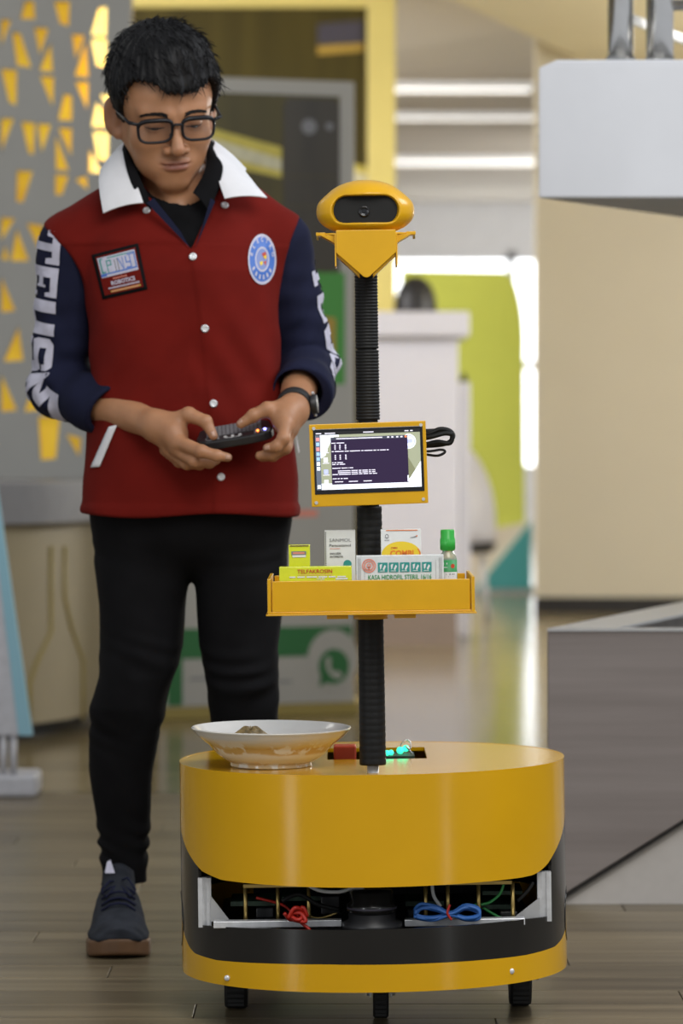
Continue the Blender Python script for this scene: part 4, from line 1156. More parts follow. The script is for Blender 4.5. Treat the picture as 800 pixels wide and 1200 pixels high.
# green capped bottle
bc = RP(524.5, 650, 5.105)
bt = empty('oil_bottle', roll(Vector((bc.x, 5.105, TZ + .0002))), 'small clear bottle with green cap and green label at the right end of the tray', 'bottle', 'medicine packs in the robot tray')
zc = lambda py: RP(524.5, py, 5.105).z
MB().lathe([(0, TZ + .0005), (.0125, TZ + .0008), (.0135, TZ + .004), (.0135, zc(655)), (.0125, zc(651)), (.008, zc(647)), (.0075, zc(641)), (0, zc(641))], (bc.x, 5.105, 0), 28).build('glass_body', M['bottle'], bt, xf=roll)
MB().lathe([(0, TZ + .003), (.0115, TZ + .003), (.0115, zc(664)), (0, zc(664))], (bc.x, 5.105, 0), 24).build('liquid', M['bottle'], bt, xf=roll)
MB().lathe([(.0137, zc(690)), (.01385, zc(690)), (.01385, zc(656)), (.0137, zc(656))], (bc.x, 5.105, 0), 28).build('label', M['ink_green'], bt, xf=roll)
capm = MB().lathe([(.0098, zc(645)), (.0112, zc(644)), (.0112, zc(631)), (.0105, zc(630)), (.0105, zc(622)), (.0095, zc(620.5)), (0, zc(620.5))], (bc.x, 5.105, 0), 28)
for k in range(28):
    a = 2*math.pi*k/28
    capm.box((bc.x + .0108*math.cos(a) - .0006, 5.105 + .0108*math.sin(a) - .0006, zc(643)), (bc.x + .0108*math.cos(a) + .0006, 5.105 + .0108*math.sin(a) + .0006, zc(632)))
capm.build('cap', M['cap_green'], bt, xf=roll)
def bcyl(u, v, l=0.0):
    a = u/10.6
    return roll(Vector((bc.x + (.01395 + l*.0001)*math.sin(a), 5.105 - (.01395 + l*.0001)*math.cos(a), zc(650 + v))))
pr = Print(bcyl)
for i in range(12): 
    u = -11 + i*2; pr.rect(u, 20, u + 2.02, 31, 0)
pr.disc(5.5, 13, 2.6, 1, 1); pr.rect(-6, 9, -1, 11, 2, 1); pr.rect(-5, 14, -1, 15, 2, 1)
for i, (a, b) in enumerate(((1, 3), (4, 6), (6.5, 8), (-6, -2))): pr.rect(a, 22, b, 23.2, 3, 1)
pr.rect(0, 25, 6, 26, 3, 1)
pr.build('print', [M['ink_white'], M['ink_red'], M['ink_white'], M['ink_grey']], bt)

# ================================================================== BOWL ON THE ROBOT
BX, BY = P(317.5, 0, 5.28).x, 5.28
bz = roll(Vector((BX, BY, ZT))).z + 0.0006
bm_ = bpy.data.materials.new('bowl_glaze'); bm_.use_nodes = True
nt = bm_.node_tree; bs = nt.nodes['Principled BSDF']; L = nt.links.new
tc = nt.nodes.new('ShaderNodeTexCoord'); sx = nt.nodes.new('ShaderNodeSeparateXYZ'); no = nt.nodes.new('ShaderNodeTexNoise')
no.inputs['Scale'].default_value = 22; no.inputs['Detail'].default_value = 5
L(tc.outputs['Object'], no.inputs['Vector']); L(tc.outputs['Object'], sx.inputs[0])
ad = nt.nodes.new('ShaderNodeMath'); ad.operation = 'MULTIPLY_ADD'; ad.inputs[1].default_value = 0.012
L(no.outputs['Fac'], ad.inputs[0]); L(sx.outputs['Z'], ad.inputs[2])
mr = nt.nodes.new('ShaderNodeMapRange'); mr.inputs['From Min'].default_value = 0.006; mr.inputs['From Max'].default_value = 0.062
L(ad.outputs[0], mr.inputs['Value'])
rp = nt.nodes.new('ShaderNodeValToRGB'); e = rp.color_ramp.elements
W_ = (.74, .72, .66, 1); G_ = (.55, .36, .13, 1)
e[0].position = 0.0; e[0].color = (.60, .45, .24, 1); e[1].position = 1.0; e[1].color = W_
for pos, c in ((.12, (.60, .45, .24, 1)), (.2, W_), (.40, W_), (.46, (.58, .40, .17, 1)), (.58, G_), (.66, (.66, .53, .30, 1)), (.8, W_)):
    x = e.new(pos); x.color = c
L(mr.outputs[0], rp.inputs['Fac'])
nm = nt.nodes.new('ShaderNodeMix'); nm.data_type = 'RGBA'; nm.inputs['B'].default_value = W_
r2 = nt.nodes.new('ShaderNodeValToRGB'); r2.color_ramp.elements[0].position = .52; r2.color_ramp.elements[1].position = .62
n2 = nt.nodes.new('ShaderNodeTexNoise'); n2.inputs['Scale'].default_value = 60; L(tc.outputs['Object'], n2.inputs['Vector'])
L(n2.outputs['Fac'], r2.inputs['Fac']); L(r2.outputs['Color'], nm.inputs['Factor']); L(rp.outputs['Color'], nm.inputs['A'])
L(nm.outputs['Result'], bs.inputs['Base Color']); bs.inputs['Roughness'].default_value = 0.14; bs.inputs['Coat Weight'].default_value = 0.4
bowl = empty('soup_bowl', (BX, BY, bz), 'wide shallow white bowl with marbled brown band on the robot top', 'bowl')
def prof(pts, n=5):
    out = []
    for i in range(len(pts) - 1):
        p0, p1, p2, p3_ = pts[max(i-1, 0)], pts[i], pts[i+1], pts[min(i+2, len(pts)-1)]
        for j in range(n):
            t = j/n
            out.append(tuple(max(0.0, 0.5*((2*p1[c]) + (p2[c]-p0[c])*t + (2*p0[c]-5*p1[c]+4*p2[c]-p3_[c])*t*t + (3*p1[c]-p0[c]-3*p2[c]+p3_[c])*t**3)) for c in (0, 1)))
    out.append(pts[-1]); return out
PB = prof([(.058, .003), (.0605, 0.0), (.0632, .0008), (.0632, .006), (.068, .0085), (.0805, .0165), (.0905, .0265), (.0955, .0325), (.1010, .0370), (.1130, .0465), (.1205, .0545), (.1232, .0572), (.1238, .0590), (.1222, .0598)])
PI_ = prof([(.1222, .0598), (.1195, .0580), (.110, .0495), (.098, .0415), (.0915, .0350), (.082, .0235), (.066, .0140), (.040, .0110), (.0, .0105)])
MB().lathe([(x, z + bz) for x, z in PB], (BX, BY, 0), 72, cap=False).build('outer', bm_, bowl)
MB().lathe([(x, z + bz) for x, z in PI_], (BX, BY, 0), 72, cap=False).build('inner', M['china'], bowl)
MB().lathe([(0, bz + .004), (.058, bz + .003), (.0605, bz)], (BX, BY, 0), 48).build('foot', M['china'], bowl)
fd = MB()
vs, fs = [], []
for i in range(15):
    for k in range(40):
        a = 2*math.pi*k/40; t = i/14
        r = t*(.044 + .004*math.sin(3*a) + .003*math.sin(7*a))
        vs.append((BX - .032 + r*math.cos(a), BY + .01 + r*.8*math.sin(a), bz + .0215 + .0355*(1 - t**2.6)*(1 + .10*math.sin(5*a)*math.sin(9*t))))
for i in range(14):
    for k in range(40):
        k2 = (k + 1) % 40; fs.append((i*40+k, i*40+k2, (i+1)*40+k2, (i+1)*40+k))
fs.append(tuple(14*40 + k for k in range(40))[::-1])
fm = mat('brown_food', (.20, .14, .05), .45, var=.5, scale=90, bump=.5)
o = fd.add(vs, fs).build('rice_dish', fm, None, loc=(BX - .032, BY + .01, bz + .0215)); tag(o, 'heap of brown food inside the bowl on the robot', 'food')

# ================================================================== THE MAN
YT = 6.0
def Q(px, py, dy=0.0): return P(px, py, YT + dy)
man = empty('person', (P(200, 0, 6.05).x, 6.05, 0), 'young man in red jacket with navy sleeves and glasses, looking down at a handheld keyboard', 'person')

# ---- frames of reference for the head
psi, the, rho = math.radians(16), math.radians(20), math.radians(5.5)
fw = Vector((math.sin(psi)*math.cos(the), -math.cos(psi)*math.cos(the), -math.sin(the)))
ex0 = Vector((0, 0, 1)).cross(fw).normalized(); ez0 = fw.cross(ex0)
ez = (ez0*math.cos(rho) - ex0*math.sin(rho)).normalized(); ex = (ex0*math.cos(rho) + ez0*math.sin(rho)).normalized()
HS = 1.09
HC = P(205, 146, 5.865) - fw*(.088*HS)
HR = np.array([list(ex), list(fw), list(ez)], dtype=F32).T      # columns: right (as seen), forward, up
def h2w(a, b, c): return HC + (ex*a + fw*b + ez*c)*HS
def to_head(p): return ((p - V3(HC)) @ HR) / F32(HS)

def skull(q):
    d = s_ell(q, (0, -.012, .037), (.0735, .096, .086))
    d = smin(d, s_ell(q, (0, .030, .028), (.066, .058, .062)), .03)
    return d
def face_field(p):
    q = to_head(p)
    m = q.copy(); m[:, 0] = np.abs(m[:, 0])            # mirrored
    d = skull(q)
    d = smin(d, s_ell(q, (0, .028, -.037), (.0570, .058, .068)), .03)          # face block
    d = smin(d, s_cone(m, (.0555, .0, -.034), (.0135, .064, -.0945), .0155, .0135), .022)   # jaw line
    d = smin(d, s_ell(q, (0, .071, -.0965), (.021, .0165, .0150)), .018)       # chin
    d = smin(d, s_ell(m, (.041, .056, -.030), (.023, .021, .020)), .022)      # cheekbone
    d = smin(d, s_ell(m, (.029, .050, -.060), (.023, .023, .028)), .022)      # cheek
    d = smin(d, s_cone(m, (.010, .0875, .017), (.044, .071, .0185), .0085, .0085), .014)  # brow ridge
    d = smax(d, -s_ell(m, (.0315, .104, -.001), (.0185, .0185, .0105)), .010)  # socket
    d = smin(d, s_cone(q, (0, .087, .010), (0, .1075, -.0345), .0072, .0098), .011)       # nose
    d = smin(d, s_ell(q, (0, .1075, -.0375), (.0105, .0095, .0085)), .006)
    d = smin(d, s_ell(m, (.0140, .0950, -.0400), (.0084, .0100, .0074)), .005)
    d = smax(d, -s_ell(m, (.0062, .1025, -.0475), (.0036, .0050, .0030)), .002)           # nostril
    d = smin(d, s_ell(q, (0, .071, -.068), (.033, .022, .024)), .016)         # mouth mound
    d = smin(d, s_ell(q, (0, .0905, -.0605), (.0225, .0072, .0046)), .0035)   # upper lip
    d = smin(d, s_ell(q, (0, .0905, -.0700), (.0185, .0078, .0060)), .0035)   # lower lip
    d = smax(d, -s_cone(m, (0, .0995, -.0649), (.0255, .0865, -.0650), .0012, .0010), .0025)
    d = smax(d, -s_cone(q, (0, .1010, -.0500), (0, .0985, -.0575), .0022, .0024), .004)
    # eyes: lids over the ball, narrow slit
    lid = s_ball(m, (.0312, .0745, -.0010), .0140)
    lid = smax(lid, -s_ell(m, (.0312, .0885, -.0058), (.0125, .0080, .0016)), .0012)
    d = smin(d, lid, .004)
    # ears
    EA = np.array([[.86, .50, 0], [-.50, .86, 0], [0, 0, 1]], dtype=F32).T
    e = s_ell(m, (.0815, -.012, -.008), (.0062, .0190, .0325), EA)
    e = smax(e, -s_ell(m, (.0875, -.004, -.004), (.0060, .0100, .0190), EA), .004)
    e = smin(e, s_ell(m, (.0745, -.001, -.034), (.0065, .0090, .0095)), .006)
    d = smin(d, e, .006)
    return d * F32(HS)

# ---- joints
ShL, ElL, WrL = Q(84, 287, .01), Q(70, 455, .05), Q(184, 499, -.15)      # on the left of the picture
ShR, ElR, WrR = Q(325, 284, .01), Q(358, 428, .06), Q(343, 481, -.17)
NeckT, NeckB = h2w(0, -.022, -.05), Q(214, 238, .015)

# ---- torso profile: row, left, right, half depth, centre depth
TORSO = [(612, 99, 350, .122, .0), (560, 99, 350, .122, .0), (500, 103, 345, .120, .0), (450, 106, 330, .118, .0), (380, 102, 324, .120, -.004),
         (320, 98, 328, .120, -.004), (285, 96, 325, .112, .0), (262, 104, 316, .098, .006), (240, 125, 296, .083, .012), (222, 152, 268, .070, .016), (200, 178, 246, .058, .02)]
tz = np.array([Q(0, r[0]).z for r in TORSO])[::-1]
tcx = np.array([Q((r[1] + r[2])/2, 0).x for r in TORSO])[::-1]
ta = np.array([(r[2] - r[1])/2*.0015 for r in TORSO])[::-1]
tb = np.array([r[3] for r in TORSO])[::-1]; tcy = np.array([YT + r[4] for r in TORSO])[::-1]
order = np.argsort(tz); tz, tcx, ta, tb, tcy = tz[order], tcx[order], ta[order], tb[order], tcy[order]
def torso(p, grow=0.0, n=2.5):
    z = p[:, 2]
    cx = np.interp(z, tz, tcx); a = np.interp(z, tz, ta) + grow; b = np.interp(z, tz, tb) + grow; cy = np.interp(z, tz, tcy)
    x = np.abs((p[:, 0] - cx)/a); y_ = np.abs((p[:, 1] - cy)/b)
    d = ((x**n + y_**n)**(1/n) - 1)*np.minimum(a, b)*.92
    return np.maximum(d, z - tz[-1]).astype(F32)
Z_HEM = Q(0, 603).z

# ---- hands: finger joints as pixel rows and depths
def J(lst): return [Q(a, b, c) for a, b, c in lst]
HANDL = dict(
    thumb=(J([(196, 496, -.160), (221, 486, -.178), (241, 494, -.192), (250, 511, -.200)]), [.0150, .0128, .0108, .0078]),
    index=(J([(211, 519, -.195), (236, 529, -.225), (254, 534, -.228), (267, 536, -.222)]), [.0125, .0108, .0095, .0074]),
    middle=(J([(206, 526, -.180), (228, 540, -.205), (245, 542, -.190), (254, 539, -.172)]), [.0125, .0110, .0096, .0076]),
    ring=(J([(200, 529, -.160), (219, 543, -.180), (234, 544, -.165), (242, 539, -.148)]), [.0120, .0105, .0092, .0074]),
    little=(J([(194, 527, -.140), (210, 541, -.152), (222, 542, -.140), (229, 538, -.126)]), [.0110, .0095, .0082, .0068]))
PALML = [(WrL, Q(203, 506, -.172), .0255, .0235), (Q(196, 500, -.162), Q(209, 520, -.185), .021, .0175), (Q(192, 508, -.150), Q(199, 523, -.158), .020, .016)]
HANDR = dict(
    thumb=(J([(335, 478, -.185), (313, 480, -.205), (297, 487, -.208), (282, 497, -.205)]), [.0150, .0128, .0110, .0080]),
    index=(J([(334, 498, -.222), (332, 514, -.238), (324, 523, -.240), (313, 525, -.236)]), [.0122, .0106, .0095, .0076]),
    middle=(J([(337, 502, -.205), (332, 523, -.220), (318, 532, -.218), (304, 534, -.212)]), [.0122, .0108, .0095, .0076]),
    ring=(J([(339, 504, -.188), (334, 525, -.200), (320, 534, -.195), (307, 536, -.188)]), [.0118, .0104, .0092, .0074]),
    little=(J([(340, 502, -.170), (336, 522, -.178), (324, 531, -.172), (313, 533, -.166)]), [.0108, .0094, .0082, .0068]))
PALMR = [(WrR, Q(333, 489, -.200), .0250, .0225), (Q(338, 483, -.190), Q(334, 500, -.215), .020, .0165), (Q(341, 487, -.175), Q(339, 503, -.188), .020, .016)]
def hand_field(p, H, PA):
    d = None
    for a, b, r1, r2 in PA:
        e = s_cone(p, a, b, r1, r2); d = e if d is None else smin(d, e, .014)
    for nm, (pts, rs) in H.items():
        f_ = chain(p, pts, rs, .004)
        for j in (1, 2): f_ = smin(f_, s_ball(p, pts[j], rs[j]*1.05), .003)
        d = smin(d, f_, .0055 if nm != 'thumb' else .010)
    return d
def near(p, fn, lo, hi):
    """evaluate fn only close to its box"""
    lo, hi = V3(lo), V3(hi)
    out = np.maximum(lo - p, p - hi); dist = np.sqrt((np.maximum(out, 0)**2).sum(1)) + F32(.02)
    m = (out < .03).all(1)
    if m.any(): dist[m] = fn(p[m])
    return dist.astype(F32)
hl_lo, hl_hi = Q(160, 560, -.27), Q(290, 470, -.09)
hr_lo, hr_hi = Q(265, 555, -.28), Q(372, 455, -.10)
HD = (.14, .16, .19)
def body_field(p):
    d = near(p, face_field, HC - Vector(HD), HC + Vector((.14, .16, .20)))
    d = smin(d, s_cone(p, NeckT, NeckB, .056, .060), .022)
    d = smin(d, s_cone(p, Q(204, 228, -.045), Q(212, 262, -.05), .012, .016), .04)
    t = np.maximum(torso(p, -.022), (Z_HEM + .03) - p[:, 2])
    d = smin(d, t, .03)
    for S, E, W in ((ShL, ElL, WrL), (ShR, ElR, WrR)):
        d = smin(d, s_cone(p, S, E, .046, .039), .03)
        d = smin(d, s_cone(p, E, W, .039, .0245), .02)
    hl = near(p, lambda k: hand_field(k, HANDL, PALML), hl_lo, hl_hi)
    hr = near(p, lambda k: hand_field(k, HANDR, PALMR), hr_lo, hr_hi)
    d = smin(d, hl, .016); d = smin(d, hr, .016)
    return d
v, q = field_mesh(body_field, Q(25, 615, -.28), Q(410, 10, .17), .0020)
v = relax(v, q, 2, .4)

# skin: one tone, redder lips and ears, cooler beard shadow
sk = bpy.data.materials.new('skin'); sk.use_nodes = True
nt = sk.node_tree; b = nt.nodes['Principled BSDF']; L = nt.links.new
at = nt.nodes.new('ShaderNodeAttribute'); at.attribute_name = 'lip'
a2 = nt.nodes.new('ShaderNodeAttribute'); a2.attribute_name = 'beard'
tc = nt.nodes.new('ShaderNodeTexCoord'); no = nt.nodes.new('ShaderNodeTexNoise'); no.inputs['Scale'].default_value = 35; no.inputs['Detail'].default_value = 4
L(tc.outputs['Object'], no.inputs['Vector'])
rp = nt.nodes.new('ShaderNodeValToRGB'); rp.color_ramp.elements[0].position = .3; rp.color_ramp.elements[1].position = .7
rp.color_ramp.elements[0].color = (.40, .190, .094, 1); rp.color_ramp.elements[1].color = (.465, .228, .116, 1)
L(no.outputs['Fac'], rp.inputs['Fac'])
m1 = nt.nodes.new('ShaderNodeMix'); m1.data_type = 'RGBA'; m1.inputs['B'].default_value = (.22, .075, .050, 1)
L(at.outputs['Fac'], m1.inputs['Factor']); L(rp.outputs['Color'], m1.inputs['A'])
m2 = nt.nodes.new('ShaderNodeMix'); m2.data_type = 'RGBA'; m2.inputs['B'].default_value = (.20, .115, .075, 1)
L(a2.outputs['Fac'], m2.inputs['Factor']); L(m1.outputs['Result'], m2.inputs['A'])
L(m2.outputs['Result'], b.inputs['Base Color']); b.inputs['Roughness'].default_value = .48
b.inputs['Subsurface Weight'].default_value = .12; b.inputs['Subsurface Radius'].default_value = (.010, .004, .002); b.inputs['Subsurface Scale'].default_value = .6
n3 = nt.nodes.new('ShaderNodeTexNoise'); n3.inputs['Scale'].default_value = 900; L(tc.outputs['Object'], n3.inputs['Vector'])
bp = nt.nodes.new('ShaderNodeBump'); bp.inputs['Strength'].default_value = .12; bp.inputs['Distance'].default_value = .001
L(n3.outputs['Fac'], bp.inputs['Height']); L(bp.outputs['Normal'], b.inputs['Normal'])
M['skin'] = sk
body = mk('body', v, q, sk, man)
qh = to_head(v.astype(F32))
lip = 1.0*np.exp(-((qh[:, 0]/.0225)**2)**2)*np.clip(1.15 - np.abs((qh[:, 2] + .0655)/.0096)**2, 0, 1)*(qh[:, 1] > .070)
ear = .30*((np.abs(qh[:, 0]) > .069) & (np.abs(qh[:, 2]) < .05) & (np.abs(qh[:, 1]) < .03))
nose = .22*np.exp(-((qh[:, 0]/.016)**2 + ((qh[:, 2] + .038)/.014)**2))*(qh[:, 1] > .085)
body.data.attributes.new('lip', 'FLOAT', 'POINT').data.foreach_set('value', np.clip(lip + ear + nose, 0, 1).astype(F32))
bd = .28*np.exp(-((qh[:, 0]/.026)**4))*np.exp(-((qh[:, 2] + .0540)/.0050)**2)*(qh[:, 1] > .07) + .16*np.exp(-((qh[:, 0]/.022)**4))*np.exp(-((qh[:, 2] + .095)/.012)**2)*(qh[:, 1] > .06)
body.data.attributes.new('beard', 'FLOAT', 'POINT').data.foreach_set('value', bd.astype(F32))
body_bvh = BVHTree.FromPolygons([Vector(a) for a in v], [tuple(int(i) for i in f_) for f_ in q])

# ---- nails
for H in (HANDL, HANDR):
    for nm in ('thumb', 'index'):
        pts, rs = H[nm]
        dr = (pts[3] - pts[2]).normalized(); up = Vector((0, -.75, .65)) if nm == 'thumb' else Vector((-.2 if H is HANDL else .3, -.95, .1))
        up = (up - dr*up.dot(dr)).normalized(); sd = dr.cross(up)
        o0 = pts[3] - dr*.001
        hit = body_bvh.ray_cast(o0 + up*.03, -up)
        if hit[0] is None: continue
        vs, fs = [], []
        for i in range(5):
            for k in range(5):
                u_, w_ = -1 + k/2, -1 + i/2
                q_ = o0 + dr*(w_*.0055) + sd*(u_*.0046*(1 - .12*max(0, w_)))
                h_ = body_bvh.ray_cast(q_ + up*.03, -up)
                vs.append((h_[0] if h_[0] is not None else q_) + up*.0004)
        for i in range(4):
            for k in range(4): fs.append((i*5+k, i*5+k+1, (i+1)*5+k+1, (i+1)*5+k))
        o = MB().add(vs, fs).build('fingernail', M['nail'], man)
        sd_ = o.modifiers.new('thickness', 'SOLIDIFY'); sd_.thickness = .0006
# ---- eyes, lashes, brows
M['eye'] = mat('eye_white', (.55, .50, .46), .2, coat=.5, var=0); M['iris'] = mat('dark_iris', (.012, .008, .006), .15, coat=.5, var=0)
def on_face(a, c, lift=0.0, b=.16):
    """the point of the face in front of (right a, up c), lifted off it"""
    o = h2w(a, b, c); hit = body_bvh.ray_cast(o, -fw)
    if hit[0] is None: return h2w(a, .085, c)
    return hit[0] + fw*(lift*HS)
for s in (-1, 1):
    c = h2w(s*.0312, .0745, -.0010)
    mbe = MB(); vs, fs = [], []
    n1, n2 = 18, 28
    for i in range(n1 + 1):
        t = math.pi*i/n1
        for k in range(n2):
            a = 2*math.pi*k/n2
            # pole looks forward and down
            ax = (fw*math.cos(math.radians(22)) - ez*math.sin(math.radians(22)))
            u = ex; w_ = ax.cross(u)
            vs.append(c + (ax*math.cos(t) + (u*math.cos(a) + w_*math.sin(a))*math.sin(t))*(.0132*HS))
    for i in range(n1):
        for k in range(n2):
            k2 = (k + 1) % n2; fs.append((i*n2+k, i*n2+k2, (i+1)*n2+k2, (i+1)*n2+k))
    mbe.add(vs, fs); mbe.m = [1 if i < 5*n2 else 0 for i in range(len(fs))]
    mbe.build('eye', [M['eye'], M['iris']], man)
    lash = []
    for i in range(15):
        t = -1 + 2*i/14
        lash.append(on_face(s*.0312 + t*.0150, -.0035 - .0022*(1 - t*t), .0006))
    MB().tube(lash, [.0003 + .0009*(1 - (2*i/14 - 1)**2) for i in range(15)], 6).build('eyelash', M['hair'], man)
    br, rs = [], []
    for i in range(15):
        t = i/14
        br.append(on_face(s*(.0125 + t*.0400), .0168 + .0042*math.sin(t*2.4) - .0045*t*t, .0003)); rs.append(.0024*(math.sin(math.pi*min(1, .12 + t*.9))**.7 + .1)*(1.1 - .4*t))
    eb = MB()
    for i in range(190):
        t = RNG.random()*.98; j = min(13, int(t*14)); f_ = t*14 - j
        p0 = br[j].lerp(br[j+1], f_); dr = (br[j+1] - br[j]).normalized()
        p0 = p0 + ez*(RNG.uniform(-1, 1)*.0036*(1 - .5*t)); p1 = p0 + dr*.0065 + ez*(.0018*(1 - 1.4*t)) 
        eb.tube([p0, p0.lerp(p1, .5) + fw*.0009, p1], [.00045, .0004, .0001], 4)
    eb.build('eyebrow', M['hair'], man)

# ---- hair
HLX = np.radians([-180, -130, -110, -97, -88, -80, -70, -60, -50, -42, -30, -20, -14, -10, -4, 10, 25, 33, 40, 50, 60, 72, 80, 88, 97, 110, 130, 180])
HLZ = np.array([-.078, -.070, -.052, -.030, -.004, -.016, -.008, .034, .060, .070, .071, .068, .062, .055, .052, .053, .056, .061, .067, .064, .040, -.004, -.014, -.004, -.030, -.052, -.070, -.078])
def hair_field(p):
    q = to_head(p)
    z = q[:, 2]; az = np.arctan2(q[:, 0], q[:, 1])
    th_ = np.interp(z, [-.08, -.02, .02, .055, .085, .12, .15], [.0035, .0050, .0085, .0150, .0185, .0210, .0210])
    d = skull(q) - th_
    d = smin(d, s_ell(q, (.004, .028, .100), (.058, .062, .036)), .02)
    # tufts: shallow furrows that run from the whorl forwards
    fu = np.sin(az*23 + 9*z/.1*0.5 + 3*np.sin(q[:, 1]*40)) + .6*np.sin(az*51 + 60*z)
    d = d - (.0011*fu*np.clip((z + .01)/.05, 0, 1)).astype(F32)
    edge = np.interp(az, HLX, HLZ) + .0022*np.sin(az*60) + .0015*np.sin(az*131 + 1)
    d = smax(d, (edge - z).astype(F32), .007)
    d = smax(d, -(skull(q) + F32(.004)), .002)
    return (d*F32(HS)).astype(F32)
v, q = field_mesh(hair_field, HC - Vector((.13, .15, .12)), HC + Vector((.13, .15, .21)), .0021)
v = relax(v, q, 1, .4)
hair = mk('hair', v, q, M['hair'], man)
# loose strands over the crown and along the fringe
hb = BVHTree.FromPolygons([Vector(a) for a in v], [tuple(int(i) for i in f_) for f_ in q])
st = MB()
qh = to_head(v.astype(F32))
cand = np.where(qh[:, 2] > .0)[0]
whorl = h2w(-.01, -.075, .115)
for i in RNG.choice(cand, 2400):
    p0 = Vector(v[i]); l_ = to_head(np.array([v[i]], dtype=F32))[0]
    hit = hb.find_nearest(p0); nrm = hit[1]
    if (p0 - h2w(0, 0, .03)).dot(nrm) < 0: continue
    dr = (p0 - whorl); dr = dr - nrm*dr.dot(nrm)
    if dr.length < 1e-4: continue
    dr = dr.normalized() + ex*RNG.uniform(-.05, .30) + Vector(RNG.uniform(-.12, .12, 3))
    dr = (dr - nrm*dr.dot(nrm)).normalized()
    ln = RNG.uniform(.014, .030)*(1.0 if l_[2] > .04 else .45)
    p1 = p0 + dr*ln*.5 + nrm*RNG.uniform(.0003, .0016); p2 = p0 + dr*ln - nrm*RNG.uniform(.0004, .0024)
    st.tube([p0 - nrm*.001, p1, p2], [.0009, .0008, .0001], 4, cap=False)
st.build('hair_strands', M['hair'], hair)['kind'] = 'stuff'

# ---- spectacles
gl = None
def lens_loop(s, inset=0.0, n=40):
    out = []
    for k in range(n):
        t = 2*math.pi*k/n
        cx, cz = math.copysign(abs(math.cos(t))**.55, math.cos(t)), math.copysign(abs(math.sin(t))**.62, math.sin(t))
        a = s*(.0345 + (.0265 - inset)*cx*(1.0 + .05*cz)); c = -.0035 + (.0178 - inset)*cz*(1.0)
        out.append(h2w(a, .1055 - .0085*((abs(a) - .008)/.05)**2 + .10*(c - .0)*.10, c - .0015*(abs(a)/.03)))
    return out
gm = MB()
for s in (-1, 1):
    lp_ = lens_loop(s); n_ = len(lp_)
    top = [.0026 + .0017*max(0, math.sin(2*math.pi*k/n_)) for k in range(n_)]
    gm.tube(lp_ + [lp_[0], lp_[1]], top + [top[0], top[1]], 8)
    a0 = h2w(s*.0615, .0965, .0065); a1 = h2w(s*.0735, .088, .0080); a2 = h2w(s*.0785, .030, .0085); a3 = h2w(s*.0785, -.004, .010); a4 = h2w(s*.0765, -.022, -.012)
    gm.tube([a0, a1, a1.lerp(a2, .5), a2, a3, a4], [.0030, .0034, .0028, .0026, .0024, .0020], 8)
    gm.tube([h2w(s*.0095, .1025, -.010), h2w(s*.0110, .0985, -.014)], .0016, 8)
gm.tube([h2w(-.0095, .1052, .002), h2w(-.004, .1085, .0055), h2w(.004, .1085, .0055), h2w(.0095, .1052, .002)], .0026, 8)
gl = gm.build('spectacles', M['frame_black'], man)
lg = bpy.data.materials.new('clear_lens'); lg.use_nodes = True
nt = lg.node_tree; b = nt.nodes['Principled BSDF']; b.inputs['Alpha'].default_value = .13; b.inputs['Roughness'].default_value = .05; b.inputs['Base Color'].default_value = (.10, .10, .12, 1); b.inputs['Specular IOR Level'].default_value = .6
for s in (-1, 1):
    lp_ = lens_loop(s, .0008)
    MB().add(lp_, [tuple(range(len(lp_)))]).build('lens', lg, gl, smooth=False)

# ================================================================== CLOTHES
SL = ((Q(46, 256), Q(98, 307)), (Q(352, 250), Q(322, 318)))
def arm_red(p):
    l = s_cone(p, Q(150, 243, .02), ShL, .054, .0595); r = s_cone(p, Q(274, 243, .02), ShR, .054, .0595)
    l = smin(l, s_cone(p, ShL, ShL.lerp(ElL, .4), .0595, .056), .01); r = smin(r, s_cone(p, ShR, ShR.lerp(ElR, .4), .0595, .056), .01)
    l = smax(l, (pt_line(p, *SL[0])*F32(-1) - F32(.003)).astype(F32), .004); r = smax(r, (pt_line(p, *SL[1]) - F32(.003)).astype(F32), .004)
    return smin(l, r, .03)
def pt_line(p, a, b):
    """signed side of the line a-b in the picture plane (metres), positive to its right"""
    t = Vector((b.x - a.x, b.z - a.z)).normalized()
    return (p[:, 2] - F32(a.z))*F32(t.x) - (p[:, 0] - F32(a.x))*F32(t.y)
PLK = [Q(225, 296), Q(234, 350), Q(243, 430), Q(249, 500), Q(254, 606)]
plz = np.array([a.z for a in PLK])[::-1]; plx = np.array([a.x for a in PLK])[::-1]
